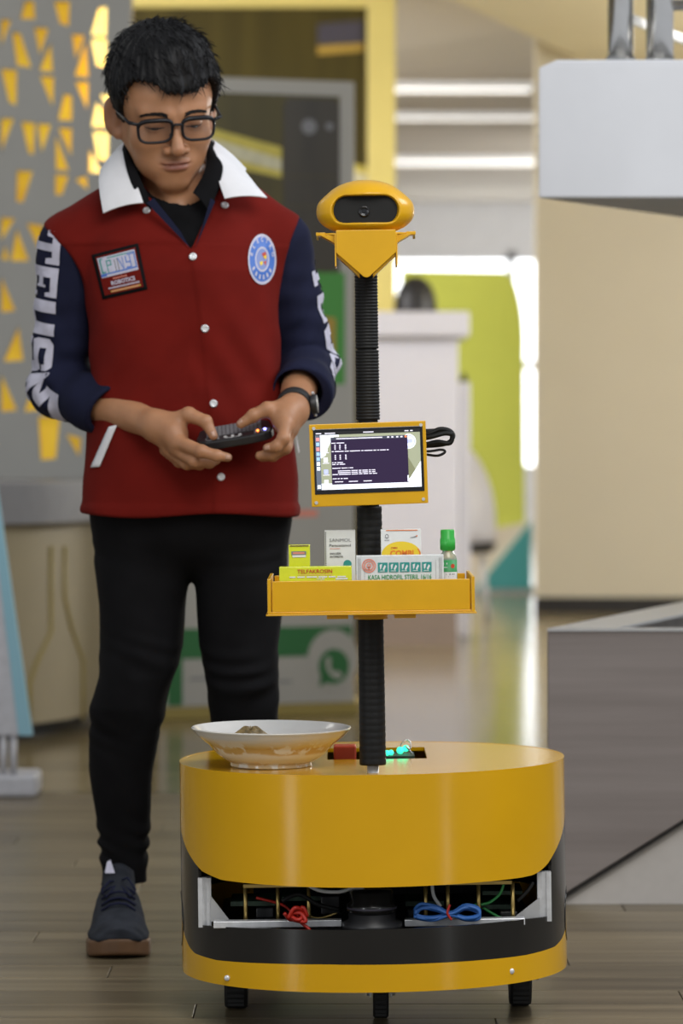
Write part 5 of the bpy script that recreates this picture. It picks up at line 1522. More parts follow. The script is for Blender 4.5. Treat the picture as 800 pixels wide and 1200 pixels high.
def jacket_field(p):
    d = torso(p)
    d = smin(d, arm_red(p), .035)
    d = smin(d, s_cone(p, ShL, ShL.lerp(ElL, .4), .0500, .046), .004); d = smin(d, s_cone(p, ShR, ShR.lerp(ElR, .4), .0500, .046), .004)
    z = p[:, 2]
    # cloth: soft folds, drag lines towards the elbows, overlap of the front edge, rolled hem
    amp = np.interp(z, [.74, .85, 1.0, 1.15, 1.3, 1.42], [.0030, .0032, .0036, .0026, .0020, .0006])
    d = d + (amp*waves(p*np.array((1, 1, .55), dtype=F32), 26, .4)).astype(F32)
    d = d + (.0016*np.sin((z*60 + np.abs(p[:, 0] - Q(225, 0).x)*95))*np.exp(-((z - 1.02)/.10)**2)).astype(F32)
    front = np.clip((YT - .02 - p[:, 1])/.04, 0, 1)
    plc = np.interp(z, plz, plx)
    d = d - (.0030*front*(1/(1 + np.exp(-(p[:, 0] - plc)/.0012)) - .5)*(z < Q(0, 296).z + .01)).astype(F32)
    d = d - (.0022*np.exp(-((z - (Z_HEM + .008))/.011)**4)).astype(F32)
    d = smax(d, (Z_HEM + F32(0) - z) + (.004*np.sin(p[:, 0]*22)).astype(F32), .004)
    # opening at the neck
    v1 = np.maximum(-pt_line(p, Q(150, 190), Q(227, 296)), pt_line(p, Q(272, 190), Q(227, 296)))
    v1 = np.maximum(v1, p[:, 1] - F32(YT - .01))
    d = smax(d, -v1.astype(F32), .004)
    d = smax(d, (z - F32(Q(0, 214).z)), .01)
    # hollow round the neck
    d = smax(d, -(s_cone(p, Q(212, 250, .01), Q(206, 150, -.02), .058, .070)), .006)
    return d
v, q = field_mesh(jacket_field, Q(20, 618, -.19), Q(405, 195, .17), .0030)
v = relax(v, q, 2, .4)
jacket = mk('jacket', v, q, M['red_cloth'], man)
jb_v, jb_q = [Vector(a) for a in v], [tuple(int(i) for i in f_) for f_ in q]
jacket_bvh = BVHTree.FromPolygons(jb_v, jb_q)

def sleeve_field(S, E, W, seam, c0, c1, r_c, sgn):
    A = (W - E).normalized()
    K = (A + (Vector((0, 0, -.45)) if sgn < 0 else Vector((-.05, 0, -.15)))).normalized()
    ax = (E - S).normalized()
    def fn(p):
        d = s_cone(p, S, E, .0595, .0505)
        up = s_cone(p, E, E.lerp(W, c0), .0505, .047)
        d = smin(d, up, .03)
        t = ((p - V3(S)) @ V3(ax))/F32((E - S).length)
        t2 = ((p - V3(E)) @ V3(A))/F32((W - E).length)
        amp = np.interp(t, [.0, .4, .75, 1.0, 1.2], [.0008, .0022, .0048, .0060, .0040])
        rad = (p - V3(S)) @ np.array((.7*sgn, .6, .1), dtype=F32)
        d = d + (amp*(np.sin(t*21 + 38*rad + 1.4*np.sin(rad*60)) + .5*np.sin(t*37 - 52*rad + 2))*.62).astype(F32)
        d = d + (.0016*waves(p, 44, 1.3 + sgn)).astype(F32)
        cut = pt_line(p, *seam)*F32(sgn)
        d = smax(d, -cut.astype(F32), .003)
        # turned-back cuff
        a, b_ = E.lerp(W, c0 - .02), E.lerp(W, c1) + Vector((.010 if sgn > 0 else -.002, 0, -.004))
        cf = s_cone(p, a, b_, r_c, r_c + .004) + (.0022*np.sin(((p - V3(a)) @ V3(A))*95 + 24*rad)).astype(F32)
        cf = smax(cf, (((p - V3(b_)) @ V3(K))).astype(F32), .006)
        cf = smax(cf, -(((p - V3(a)) @ V3(A))).astype(F32), .006)
        d = smin(d, cf, .003)
        hole = s_cone(p, E.lerp(W, c1 - .16), W, r_c - .009, r_c - .004)
        return smax(d, -hole, .003)
    return fn
SL = ((Q(46, 256), Q(98, 307)), (Q(352, 250), Q(322, 318)))
sleeves = []
for S, E, W, seam, c0, c1, rc, sgn, lo, hi in ((ShL, ElL, WrL, SL[0], .12, .54, .0480, -1, Q(15, 535, -.20), Q(165, 235, .14)),
                                               (ShR, ElR, WrR, SL[1], .02, .60, .0490, 1, Q(295, 515, -.22), Q(410, 235, .16))):
    v, q = field_mesh(sleeve_field(S, E, W, seam, c0, c1, rc, sgn), lo, hi, .0028)
    v = relax(v, q, 2, .4)
    o = mk('sleeve', v, q, M['navy_cloth'], man)
    o['label'] = 'navy sleeve rolled to the elbow with pale letters'
    sleeves.append((o, BVHTree.FromPolygons([Vector(a) for a in v], [tuple(int(i) for i in f_) for f_ in q])))

# ---- appliques
def drape(px, py, lift=.0012, bvh=None):
    """from a point of the picture onto the front of the jacket"""
    o = Q(px, py, -.5); tgt = Q(px, py, .0)
    hit = (bvh or jacket_bvh).ray_cast(o, (tgt - o).normalized())
    if hit[0] is None: return Q(px, py, -.1)
    return hit[0] + hit[1].normalized()*lift*(1 if hit[1].y < 0 else -1)
def cloth_patch(name, corner, m, parent, lift, nx=10, ny=10, thick=.0008, bvh=None):
    """four-sided patch lying on the cloth"""
    vs, fs = [], []
    a, b_, c, d = corner
    for j in range(ny + 1):
        for i in range(nx + 1):
            s, t = i/nx, j/ny
            x = (a[0]*(1-s) + b_[0]*s)*(1-t) + (d[0]*(1-s) + c[0]*s)*t; y_ = (a[1]*(1-s) + b_[1]*s)*(1-t) + (d[1]*(1-s) + c[1]*s)*t
            vs.append(drape(x, y_, lift, bvh))
    for j in range(ny):
        for i in range(nx): fs.append((j*(nx+1)+i, j*(nx+1)+i+1, (j+1)*(nx+1)+i+1, (j+1)*(nx+1)+i))
    o = MB().add(vs, fs).build(name, m, parent)
    sd = o.modifiers.new('thickness', 'SOLIDIFY'); sd.thickness = thick; sd.offset = 0
    return o
def subdiv_print(pr_fn, mats, name, parent, cuts=0):
    pass
A, B2, C2, D2 = (108, 299), (162, 285), (173, 339), (121, 351)
badge = cloth_patch('name_patch', (A, B2, C2, D2), M['black_cloth'], jacket, .0016)
def quad(u, v):
    x = (A[0]*(1-u) + B2[0]*u)*(1-v) + (D2[0]*(1-u) + C2[0]*u)*v; y_ = (A[1]*(1-u) + B2[1]*u)*(1-v) + (D2[1]*(1-u) + C2[1]*u)*v
    return x, y_
class DPrint(Print):
    """ink on cloth: long edges are split so that they follow the folds"""
    def poly(s, pts, m=0, lift=0.0):
        s.mb.add([s.t(a, b, lift) for a, b in pts], [tuple(range(len(pts)))], m)
    def rect(s, u0, v0, u1, v1, m=0, lift=0.0, n=6):
        for i in range(n):
            for j in range(n):
                a0, a1 = u0 + (u1-u0)*i/n, u0 + (u1-u0)*(i+1)/n; b0, b1 = v0 + (v1-v0)*j/n, v0 + (v1-v0)*(j+1)/n
                s.poly([(a0, b0), (a1, b0), (a1, b1), (a0, b1)], m, lift)
pr = DPrint(lambda u, v, l: drape(*quad(u, v), .0024 + l*.0003))
pr.rect(.07, .07, .93, .93, 0, 0)
pr.rect(.10, .11, .90, .55, 1, 1)
pr.rect(.13, .14, .88, .165, 2, 2, 3); pr.rect(.13, .14, .16, .46, 2, 2, 3); pr.rect(.13, .43, .22, .46, 2, 2, 2); pr.rect(.22, .47, .88, .50, 3, 2, 3); pr.rect(.10, .47, .22, .53, 3, 2, 2); pr.rect(.86, .14, .885, .50, 3, 2, 3)
for (u0, v0, u1, v1, m_) in ((.26, .20, .28, .48, 2), (.26, .20, .37, .225, 2), (.345, .20, .365, .32, 2), (.26, .30, .37, .325, 2), (.43, .22, .45, .48, 4), (.49, .20, .51, .48, 4), (.60, .20, .62, .48, 5), (.67, .20, .69, .33, 3), (.67, .33, .78, .355, 3), (.76, .20, .78, .46, 3), (.66, .44, .78, .465, 3), (.72, .15, .86, .20, 5)):
    pr.rect(u0, v0, u1, v1, m_, 2, 2)
pr.poly([(.50, .20), (.53, .20), (.62, .47), (.59, .47)], 5, 2)
vs, fs, wd = text2d('ROBOTICS', .085, 'LEFT', 1, .05); kx = .52/wd
pr.mb.add([pr.t(.27 + a*kx, .745 - b, 2) for a, b in vs], fs, 6)
for u in np.arange(.33, .62, .045): pr.rect(u, .595, u + .03, .625, 7, 2, 1)
for u in np.arange(.19, .86, .036): pr.rect(u, .785, u + .025, .82, 6, 2, 1)
pr.rect(.22, .855, .88, .90, 8, 2, 4)
for u in np.arange(.25, .84, .05): pr.rect(u, .862, u + .03, .89, 7, 3, 1)
pr.build('patch_print', [M['red_cloth'], M['letter_cloth'], M['ink_teal'], M['ink_blue'], M['ink_grey'], M['ink_lightblue'], M['letter_cloth'], M['ink_salmon'], M['ochre']], jacket)
# round badge on the other side of the chest
CX, CY, RX, RY = 306.5, 304, 16.5, 29.5
def rb(u, v, l=0.0): return drape(CX + RX*u, CY + RY*v, .0016 + l*.0004)
rbp = DPrint(rb)
def dring(r0, r1, m, lift, n=48):
    for k in range(n):
        a, b_ = 2*math.pi*k/n, 2*math.pi*(k+1)/n
        rbp.poly([(r0*math.cos(a), r0*math.sin(a)), (r1*math.cos(a), r1*math.sin(a)), (r1*math.cos(b_), r1*math.sin(b_)), (r0*math.cos(b_), r0*math.sin(b_))], m, lift)
for r0, r1, m_ in ((0.001, .2, 2), (.2, .42, 2), (.42, .50, 0), (.50, .70, 1), (.70, .86, 1), (.86, .90, 2), (.90, 1.0, 0)): dring(r0, r1, m_, 0)
for i, chh in enumerate('ELECTRO'):
    a = math.radians(-165 + i*25)
    vs, fs, wd = text2d(chh, .17, 'CENTER', 1, .06)
    ca, sa = math.cos(a + math.pi/2), math.sin(a + math.pi/2)
    rbp.mb.add([rb(.70*math.cos(a) + (x*ca + y_*sa), .70*math.sin(a) + (x*sa - y_*ca), 1) for x, y_ in vs], fs, 0)
for i in range(6):
    a = math.radians(150 - i*22)
    rbp.poly([(.62*math.cos(a - .10), .62*math.sin(a - .10)), (.80*math.cos(a - .10), .80*math.sin(a - .10)), (.80*math.cos(a + .06), .80*math.sin(a + .06)), (.62*math.cos(a + .06), .62*math.sin(a + .06))], 0, 1)
rbp.poly([(-.05, -.22), (.22, -.30), (.34, -.10), (.12, -.02)], 3, 1); rbp.poly([(.05, -.10), (.30, -.18), (.26, .02)], 4, 2); rbp.poly([(-.20, .12), (.02, .06), (.04, .20), (-.12, .26)], 4, 1); rbp.poly([(.08, .10), (.30, .06), (.22, .26)], 3, 1)
o = rbp.build('round_badge', [M['letter_cloth'], M['ink_blue'], M['ink_lightblue'], M['ink_red'], M['ink_yellow']], jacket)
# welt pockets
for cs in (((129, 500), (138, 498), (118, 547), (108, 548)), ((343, 500), (346, 500), (351, 530), (349, 532))):
    cloth_patch('pocket_welt', cs, M['white_cloth'], jacket, .0030, 3, 12, .0022)
# press studs
for (px, py) in ((263, 241), (226, 301), (240, 385), (250, 473), (259, 559), (172, 247)):
    c = drape(px, py, .0008); n_ = jacket_bvh.find_nearest(c)[1]; n_ = n_ if n_.y < 0 else -n_
    rows = [(.0068, 0), (.0070, .0014), (.0058, .0028), (.0040, .0030), (.0036, .0022), (.0020, .0024), (0, .0026)]
    u = n_.orthogonal().normalized(); w_ = n_.cross(u); vs, fs = [], []; N = 20
    for r, h_ in rows:
        for k in range(N): vs.append(c + (u*math.cos(2*math.pi*k/N) + w_*math.sin(2*math.pi*k/N))*r + n_*h_)
    for i in range(len(rows) - 1):
        for k in range(N): fs.append((i*N+k, i*N+(k+1) % N, (i+1)*N+(k+1) % N, (i+1)*N+k))
    MB().add(vs, fs).build('press_stud', M['alu'], jacket)

# ---- sleeve lettering, slab capitals running down the arm
def stroke_letters():
    T = [[(0,5),(5,5),(5,4),(0,4)], [(0,4),(1,4),(.8,3.1),(0,3.1)], [(4,4),(5,4),(5,3.1),(4.2,3.1)], [(1.9,4),(3.1,4),(3.1,.9),(1.9,.9)], [(1.2,.9),(3.8,.9),(3.8,0),(1.2,0)]]
    E_ = [[(0,5),(1.6,5),(1.6,0),(0,0)], [(1.6,5),(4.6,5),(4.6,4.1),(1.6,4.1)], [(1.6,.9),(4.6,.9),(4.6,0),(1.6,0)], [(1.6,3),(3.2,3),(3.2,2),(1.6,2)], [(3.8,4.1),(4.6,4.1),(4.6,3.3),(4,3.3)], [(4,1.7),(4.6,1.7),(4.6,.9),(3.8,.9)], [(2.8,3.4),(3.2,3.4),(3.2,1.6),(2.8,1.6)]]
    U = [[(0,5),(1.7,5),(1.7,1.2),(0,1.2)], [(3.2,5),(4.9,5),(4.9,1.2),(3.2,1.2)], [(0,1.2),(4.9,1.2),(4.2,0),(.7,0)]]
    S_ = [[(0,4.4),(.8,5),(4.2,5),(4.8,4.4),(4.8,4),(0,4)], [(0,4),(1.4,4),(1.4,2.7),(0,2.7)], [(.3,3.1),(4.5,3.1),(4.8,2.4),(4.5,1.9),(.3,1.9),(0,2.7)], [(3.4,2.3),(4.8,2.3),(4.8,1),(3.4,1)], [(0,1),(4.8,1),(4.2,0),(.8,0),(0,.5)], [(0,1.7),(1,1.5),(1,1),(0,1)], [(3.8,4),(4.8,4),(4.8,3.4),(3.8,3.5)]]
    M_ = [[(0,5),(1.6,5),(1.6,0),(0,0)], [(4.4,5),(6,5),(6,0),(4.4,0)], [(1.2,5),(2.4,5),(3.5,2),(2.5,2)], [(3.6,5),(4.8,5),(3.5,2),(2.5,2)], [(-.4,.9),(2,.9),(2,0),(-.4,0)], [(4,.9),(6.4,.9),(6.4,0),(4,0)]]
    return T, E_, U, S_, M_
def lettering(S, E, W, bvh, rows, ang0, ang1, sgn, order, parent):
    """rows: where along shoulder > elbow > wrist each letter starts and ends; ang: from the bottom to the top of a letter, round the arm"""
    bone = [S, E, W]; lens = [(E - S).length, (W - E).length]
    T, E_, U, S_, M_ = stroke_letters(); G = dict(T=(T, 5), E=(E_, 4.7), U=(U, 4.9), S=(S_, 4.9), M=(M_, 6.2))
    def at(t):
        L_ = t*sum(lens)
        s_ = 1/(1 + math.exp(-(L_ - lens[0])/.018))
        base = S.lerp(E, min(L_/lens[0], 1.0)) if L_ < lens[0] else E.lerp(W, (L_ - lens[0])/lens[1])
        dirn = ((E - S).normalized()*(1 - s_) + (W - E).normalized()*s_).normalized()
        return base, dirn
    lm = MB()
    for chh, (t0, t1) in zip(order, rows):
        polys, wd = G[chh]
        for pl in polys:
            # resample the outline and fan it from its middle
            dense = []
            for i in range(len(pl)):
                a, b_ = pl[i], pl[(i+1) % len(pl)]
                n = max(1, int(math.hypot(b_[0]-a[0], b_[1]-a[1])/.45))
                dense += [(a[0] + (b_[0]-a[0])*k/n, a[1] + (b_[1]-a[1])*k/n) for k in range(n)]
            c = (sum(a for a, _ in dense)/len(dense), sum(b_ for _, b_ in dense)/len(dense))
            rings = [dense] + [[(c[0] + (a - c[0])*k, c[1] + (b_ - c[1])*k) for a, b_ in dense] for k in (.66, .33)] + [[c]]
            vs = []
            for rg in rings:
                for a, b_ in rg:
                    t = t0 + (t1 - t0)*a/wd
                    an = math.radians(ang0 + (ang1 - ang0)*b_/5)
                    base, dr = at(t)
                    f0 = Vector((0, -1, 0)); f0 = (f0 - dr*f0.dot(dr)).normalized(); sd = dr.cross(f0)*1.0
                    if sd.x*sgn < 0: sd = -sd
                    out = f0*math.cos(an) + sd*math.sin(an)
                    hit = bvh.ray_cast(base + out*.14, -out)
                    vs.append((hit[0] + out*.0018) if hit[0] is not None else base + out*.058)
            n = len(dense); fs = []
            for r in range(2):
                for k in range(n): fs.append((r*n+k, r*n+(k+1) % n, (r+1)*n+(k+1) % n, (r+1)*n+k))
            for k in range(n): fs.append((2*n+k, 2*n+(k+1) % n, 3*n))
            lm.add(vs, fs)
    return lm.build('sleeve_lettering', M['letter_cloth'], parent)
lettering(ShL, ElL, WrL, sleeves[0][1], [(-.050, .060), (.070, .170), (.180, .295), (.306, .420), (.425, .600)], 88, 14, -1, 'TEUSM', sleeves[0][0])
lettering(ShR, ElR, WrR, sleeves[1][1], [(.10, .21), (.22, .33), (.34, .46), (.47, .58), (.59, .72)], 55, 125, 1, 'TEUSM', sleeves[1][0])

# ---- shirt and collars
def shirt_field(p):
    d = torso(p, -.010)
    d = smin(d, s_cone(p, Q(212, 262, -.005), h2w(0, -.018, -.085), .066, .064), .03)
    d = d + (.0016*waves(p, 40, 2.0)).astype(F32)
    d = smax(d, -(s_cone(p, Q(212, 245, -.012), h2w(0, -.010, -.040), .0595, .066)), .003)
    # open neck in front
    v1 = np.maximum(-pt_line(p, Q(182, 190), Q(216, 232)), pt_line(p, Q(250, 190), Q(216, 232))); v1 = np.maximum(v1, p[:, 1] - F32(YT - .03))
    d = smax(d, -v1.astype(F32), .004)
    d = smax(d, F32(Q(0, 330).z) - p[:, 2], .004); d = smax(d, p[:, 2] - F32(Q(0, 176).z), .006)
    return d
v, q = field_mesh(shirt_field, Q(90, 335, -.17), Q(340, 165, .16), .0030)
shirt = mk('shirt', relax(v, q, 2, .4), q, M['black_cloth'], man)

def collar(name, inner, outer, m, parent, thick=.0025, n=8, rows=5, sag=.004):
    def cr(pts):
        out = []
        for i in range(len(pts) - 1):
            p0 = pts[max(i-1, 0)]; p1 = pts[i]; p2 = pts[i+1]; p3_ = pts[min(i+2, len(pts)-1)]
            for j in range(n):
                t = j/n; out.append(0.5*((2*p1) + (p2-p0)*t + (2*p0-5*p1+4*p2-p3_)*t*t + (3*p1-p0-3*p2+p3_)*t**3))
        out.append(pts[-1]); return out
    I, O = cr([Q(*a) for a in inner]), cr([Q(*a) for a in outer])
    vs, fs = [], []
    for a, b_ in zip(I, O):
        for r in range(rows + 1):
            t = r/rows
            vs.append(a.lerp(b_, t) + Vector((0, -.35, 1))*(sag*4*t*(1-t)))
    k = rows + 1
    for i in range(len(I) - 1):
        for r in range(rows): fs.append((i*k+r, i*k+r+1, (i+1)*k+r+1, (i+1)*k+r))
    o = MB().add(vs, fs).build(name, m, parent)
    sd = o.modifiers.new('thickness', 'SOLIDIFY'); sd.thickness = thick; sd.offset = 0
    bv = o.modifiers.new('edge', 'BEVEL'); bv.width = .0008; bv.segments = 2; bv.limit_method = 'ANGLE'
    return o
collar('collar', [(168, 238, -.112), (157, 205, -.085), (149, 178, -.045), (150, 164, .03), (205, 158, .095), (248, 164, .035), (249, 178, -.045), (254, 205, -.085), (263, 233, -.112)],
       [(121, 250, -.100), (117, 226, -.078), (117, 205, -.035), (128, 196, .04), (205, 190, .125), (280, 196, .045), (288, 203, -.035), (301, 219, -.080), (313, 232, -.098)], M['white_cloth'], jacket, .003)
collar('shirt_collar', [(170, 222, -.100), (158, 196, -.075), (150, 172, -.03), (160, 160, .03), (205, 156, .075), (240, 162, .03), (242, 176, -.03), (240, 200, -.080), (226, 226, -.100)],
       [(178, 248, -.106), (156, 220, -.098), (145, 182, -.055), (150, 170, .03), (205, 166, .09), (250, 172, .035), (253, 182, -.055), (261, 200, -.085), (246, 250, -.112)], M['black_cloth'], shirt, .0022)
# turned-back front edges (navy lining)
for cs in (((172, 238), (180, 232), (212, 272), (222, 290)), ((252, 236), (247, 232), (236, 268), (229, 290))):
    vs = [Q(a, b_, -.118) for a, b_ in cs]
    o = MB().add(vs, [(0, 1, 2, 3)]).build('lining', M['navy_cloth'], jacket, smooth=False)
    sd = o.modifiers.new('thickness', 'SOLIDIFY'); sd.thickness = .002

# ---- trousers
LEGL = [(600, 166, 60, .02), (660, 167, 56, .01), (710, 166, 51, .0), (760, 164, 49, -.005), (795, 159, 46, -.008), (830, 148, 44, .0), (860, 144, 41, .02), (905, 141, 37.5, .045), (960, 143, 32.3, .07), (1005, 144, 28, .085), (1042, 145, 26, .09)]
LEGR = [(600, 278, 60, .02), (660, 281, 55, .01), (710, 281, 50.5, .0), (760, 280, 47, .0), (800, 283, 43.5, .0), (840, 286, 40.5, .02), (880, 288, 39.5, .05), (920, 289, 37, .08), (975, 290, 32, .11), (1015, 291, 29, .125), (1045, 291, 27.5, .13)]
def leg_profile(rows):
    z = np.array([Q(0, r[0], r[3]).z for r in rows]); cx = np.array([Q(r[1], 0, r[3]).x for r in rows]); a = np.array([r[2]*.0015 for r in rows]); cy = np.array([YT + .03 + r[3] for r in rows])
    o = np.argsort(z); return z[o], cx[o], a[o], cy[o]
LP = [leg_profile(LEGL), leg_profile(LEGR)]
def leg(p, prof_, s):
    z0, cx, a, cy = prof_; z = p[:, 2]
    X = p[:, 0] - np.interp(z, z0, cx); Y = p[:, 1] - np.interp(z, z0, cy); A = np.interp(z, z0, a); Bd = A*np.interp(z, [.1, .45, .7], [1.05, 1.12, 1.15])
    d = (np.sqrt((X/A)**2 + (Y/Bd)**2) - 1)*A
    # creases bunch at the knee and above the shoe, drag lines at the hip
    kn = np.exp(-((z - .455)/.075)**2) + .9*np.exp(-((z - .17)/.055)**2) + .35*np.exp(-((z - .70)/.06)**2)
    an = np.arctan2(X, -Y)
    d = d + (.0042*kn*np.sin(z*120 + 3.4*np.sin(an*1.3 + s) + 3.0*np.sin(z*34 + s) + 14*X)*(.55 + .45*np.sin(an*2 + z*25 + s)) + .0024*waves(p*np.array((1,1,.6),dtype=F32), 30, s)).astype(F32)
    d = np.maximum(d, z0[0] - z)
    return d.astype(F32)
def trouser_field(p):
    d = smin(leg(p, LP[0], .3), leg(p, LP[1], 2.1), .012)
    hip = s_ell(p, Q(224, 600, .02), (.172, .112, .11))
    d = smin(d, np.maximum(hip, p[:, 2] - F32(Q(0, 575).z)), .03)
    d = smax(d, p[:, 2] - F32(Q(0, 575).z), .004)
    return d
v, q = field_mesh(trouser_field, Q(85, 1060, -.16), Q(360, 565, .28), .0034)
mk('trousers', relax(v, q, 2, .4), q, M['trouser'], man)

# ---- shoes
def shoe(px, toe_y, heel_y, yaw):
    zt_ = 0.0
    x0 = (px - 400)*(toe_y + .1)/FPX
    c, s = math.cos(yaw), math.sin(yaw)
    R = np.array([[c, s, 0], [-s, c, 0], [0, 0, 1]], dtype=F32).T
    org = Vector((x0, toe_y, 0)); Ln = heel_y - toe_y
    def loc(p): return (p - V3(org)) @ R
    def W_(a, b_, z): 
        w = np.array((a, b_, z)) @ R.T.astype(float); return org + Vector(w)
    hw = lambda t: np.interp(t, [0, .04, .12, .28, .5, .75, .95, 1.0], [.020, .036, .0475, .0515, .0465, .041, .036, .028])
    def upper(p):
        q = loc(p); t = q[:, 1]/Ln
        top = np.interp(t, [-.02, .03, .10, .20, .32, .42, .55, .62, .8, 1.0], [.040, .050, .057, .064, .080, .100, .118, .117, .110, .108])
        w = hw(t)
        zz = (q[:, 2] - .022)/np.maximum(top - .022, .01)
        d = ((np.abs(q[:, 0]/w)**2.4 + np.abs(np.clip(zz, -.2, 3))**2.4)**(1/2.4) - 1)*np.minimum(w, .045)*.8
        d = np.maximum(d, np.maximum(-q[:, 1] + .011, q[:, 1] - Ln + .004))
        d = smax(d.astype(F32), (np.interp(t, [0, .1, .4, 1], [.034, .028, .022, .024]) - q[:, 2]).astype(F32), .004)
        # collar opening
        d = smax(d, -s_cone(p, W_(0, Ln*.74, .075), W_(0, Ln*.70, .20), .030, .040), .006)
        # overlay lines
        d = d - (.0006*(np.sin(t*26 + 1.2) > .2)*(t < .34)).astype(F32) - (.0018*np.exp(-((q[:, 2] - .036)/.006)**2)).astype(F32)
        d = d + (.0008*waves(p, 70, 1)).astype(F32)
        return d
    def sole(p):
        q = loc(p); t = q[:, 1]/Ln
        w = hw(np.clip(t, 0, 1)) + .0052
        d = np.abs(q[:, 0]) - w
        e = np.maximum(-q[:, 1], q[:, 1] - Ln)
        d = smax(d.astype(F32), e.astype(F32), .045)
        top = np.interp(t, [0, .1, .4, 1], [.037, .031, .026, .031]); bot = np.interp(t, [0, .12, .3, 1], [.010, .002, .0, .0])
        return smax(d, np.maximum(q[:, 2] - top, bot - q[:, 2]).astype(F32), .004)
    lo, hi = (x0 - .14, toe_y - .02, -.006), (x0 + .14, heel_y + .03, .16)
    sh_o = None
    v, q = field_mesh(upper, lo, hi, .0024); sh_o = mk('shoe', relax(v, q, 2, .4), q, M['suede'], man)
    v, q = field_mesh(sole, lo, hi, .0024); mk('sole', relax(v, q, 1, .4), q, M['gum'], sh_o)
    tg = MB(); rows = []
    for i in range(9):
        t = i/8; rows.append((.030 - .004*abs(t - .5), Ln*(.36 + .24*t), .088 + .052*t + .004*math.sin(3*t)))
    vs, fs = [], []
    for w, b_, z in rows:
        for k in range(9):
            u = -1 + k/4; vs.append(W_(u*w, b_ + .006*u*u, z + .006*(1 - u*u) - .010*u*u))
    for i in range(8):
        for k in range(8): fs.append((i*9+k, i*9+k+1, (i+1)*9+k+1, (i+1)*9+k))
    to = tg.add(vs, fs).build('tongue', M['suede'], sh_o); sd = to.modifiers.new('thickness', 'SOLIDIFY'); sd.thickness = .006
    MB().add([W_(-.024, Ln*.50, .132), W_(-.006, Ln*.50, .132), W_(-.014, Ln*.57, .153), W_(-.020, Ln*.56, .150)], [(0, 1, 2, 3)]).build('tongue_tab', M['letter_cloth'], sh_o, smooth=False)
    for i in range(6):
        t = .30 + .045*i; z = float(np.interp(t, [.20, .32, .42, .55], [.064, .080, .100, .118])) + .006
        MB().tube([W_(-.030, Ln*(t + .012), z - .010), W_(-.014, Ln*t, z + .001), W_(0, Ln*(t + .004), z + .0035), W_(.014, Ln*(t + .01), z + .001), W_(.030, Ln*t, z - .010)], .0021, 6).build('lace', M['navy_cloth'], sh_o)
    for s_, dz in ((-1, 0), (1, .006)):
        lo_ = [W_(0, Ln*.50, .118), W_(s_*.016, Ln*.44, .120 + dz), W_(s_*.030, Ln*.40, .106), W_(s_*.022, Ln*.37, .094), W_(s_*.004, Ln*.44, .112)]
        MB().tube(lo_, .0018, 6).build('lace', M['navy_cloth'], sh_o)
    return sh_o
shoe(143.5, 5.885, 6.165, math.radians(4))
shoe(293, 5.945, 6.225, math.radians(-10))

# ---- watch on the wrist at the right of the picture
wa = (WrR - ElR).normalized(); wc = ElR.lerp(WrR, .90)
u = Vector((1, 0, 0)); u = (u - wa*u.dot(wa)).normalized(); w_ = wa.cross(u)
vs, fs = [], []; N = 36
for dz, rr in ((-.011, .0275), (-.011, .0300), (.011, .0295), (.011, .0268)):
    for k in range(N): vs.append(wc + wa*dz + (u*math.cos(2*math.pi*k/N) + w_*math.sin(2*math.pi*k/N)*1.0)*rr*1.03)
for i in range(4):
    for k in range(N): fs.append((i*N+k, i*N+(k+1) % N, ((i+1) % 4)*N+(k+1) % N, ((i+1) % 4)*N+k))
watch = MB().add(vs, fs).build('wristwatch', M['rubber'], man)
watch['label'] = 'black strap wristwatch'
cd = (u*.93 - w_*0.0 + Vector((0, -.35, 0))); cd = (cd - wa*cd.dot(wa)).normalized(); ce = wa.cross(cd)
fc = wc + cd*.0305; vs, fs = [], []
for h_, rr in ((0, .0165), (.008, .0170), (.0095, .0155)):
    for k in range(N): vs.append(fc + cd*h_ + (wa*math.cos(2*math.pi*k/N)*1.0 + ce*math.sin(2*math.pi*k/N))*rr)
for i in range(2):
    for k in range(N): fs.append((i*N+k, i*N+(k+1) % N, (i+1)*N+(k+1) % N, (i+1)*N+k))
fs.append(tuple(2*N + k for k in range(N)))
MB().add(vs, fs).build('watch_case', M['dark'], watch)
for s_ in (-1, 1):
    c = fc + cd*.004 + ce*(s_*.018)
    MB().tube([c, c + ce*(s_*.004)], .0025, 8).build('watch_button', M['alu'], watch)

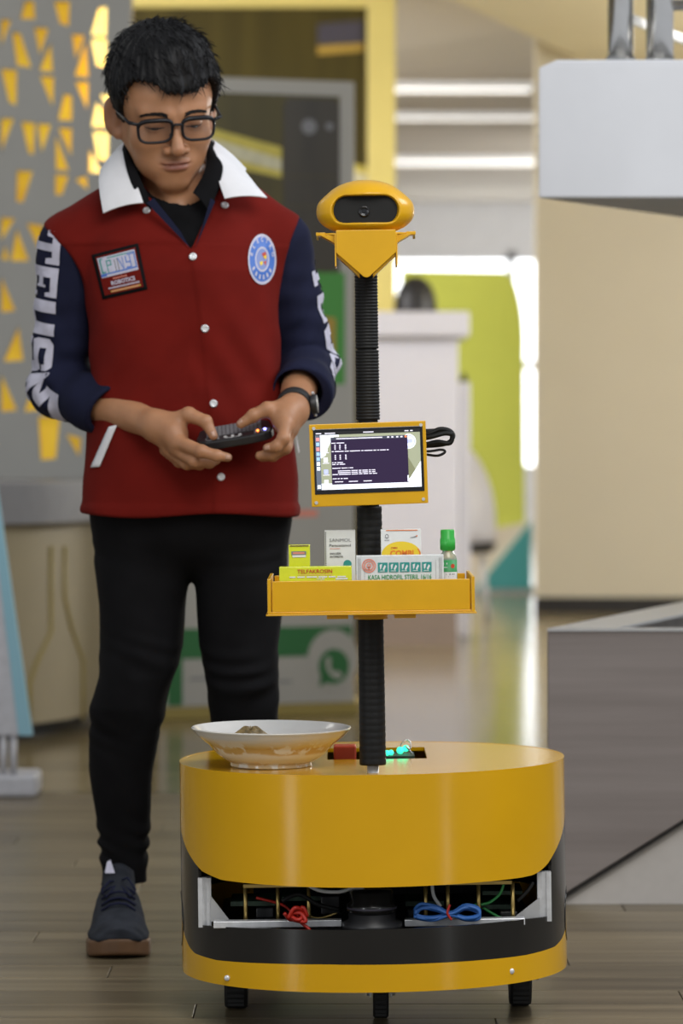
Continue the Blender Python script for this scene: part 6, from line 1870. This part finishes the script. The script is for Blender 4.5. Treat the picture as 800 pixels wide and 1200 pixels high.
# ================================================================== HANDHELD KEYBOARD
ka, kb = Q(230, 520, -.205), Q(320, 505, -.205)
kx = (kb - ka).normalized(); kl = (kb - ka).length
tl = math.radians(20)
kd = Vector((0, math.cos(tl), math.sin(tl))); kd = (kd - kx*kd.dot(kx)).normalized(); kn_ = kx.cross(kd).normalized()
if kn_.z < 0: kn_ = -kn_
key = empty('handheld_keyboard', (ka + kb)/2, 'small black handheld keyboard held in both hands, with orange and blue lights', 'keyboard')
k3 = lambda a, b_, c: ka + kx*a + kd*b_ + kn_*c        # along, back, up; metres from the near left upper edge
DK, TK = .072, .016
def kpoly(pts, z0, z1, name, m, bevel=.0, parent=key):
    return MB().prism([k3(a, b_, z0) for a, b_ in pts], kn_*(z1 - z0)).build(name, m, parent, smooth=False, bevel=bevel)
oc = .016
outl_k = [(oc, 0), (kl*.3, -.003), (kl*.7, -.003), (kl - oc, 0), (kl - .004, .008), (kl, .022), (kl - .006, DK - .012), (kl - .022, DK), (.022, DK), (.006, DK - .012), (0, .022), (.004, .008)]
kpoly(outl_k, -TK, 0, 'case', M['dark'], .003)
km = MB()
for r in range(5):
    for c in range(14):
        a = .018 + c*(kl - .036)/14; b_ = .020 + r*.0095
        km.prism([k3(a, b_, 0), k3(a + (kl - .036)/14*.82, b_, 0), k3(a + (kl - .036)/14*.82, b_ + .0076, 0), k3(a, b_ + .0076, 0)], kn_*.0016)
ko_ = km.build('key_block', M['key_grey'], key, smooth=False); ko_['kind'] = 'stuff'
for a in (.050, .0625, .0755):
    MB().prism([k3(a + .0030*math.cos(t), .0085 + .0030*math.sin(t), 0) for t in np.linspace(0, 2*math.pi, 14, endpoint=False)], kn_*.0016).build('button', M['key_white'], key, smooth=False)
for a, b_, m_ in ((.106, .0125, 'led_orange'), (.1185, .0145, 'led_blue')):
    MB().prism([k3(a + .0021*math.cos(t), b_ + .0021*math.sin(t), 0) for t in np.linspace(0, 2*math.pi, 14, endpoint=False)], kn_*.0022).build('indicator_light', M[m_], key, smooth=False)
for cx_, r_ in ((.024, .0085), (.119, .0085)):
    rg = MB()
    for k in range(28):
        t0, t1 = 2*math.pi*k/28, 2*math.pi*(k+1)/28
        rg.prism([k3(cx_ + rr*math.cos(t), .0115 + rr*math.sin(t), 0) for rr, t in ((r_ - .0018, t0), (r_, t0), (r_, t1), (r_ - .0018, t1))], kn_*.0012)
    rg.build('control_ring', M['key_grey'], key, smooth=False)
MB().prism([k3(a, b_, 0) for a, b_ in ((.052, .0030), (.075, .0030), (.075, .0040), (.052, .0040))], kn_*.0006).build('marking', M['key_white'], key, smooth=False)
for a in (.036, .100):
    MB().prism([k3(a + x, b_, 0) for x, b_ in ((0, .004), (.0035, .004), (.0035, .018), (0, .018))], kn_*.0012).build('key_bar', M['key_grey'], key, smooth=False)
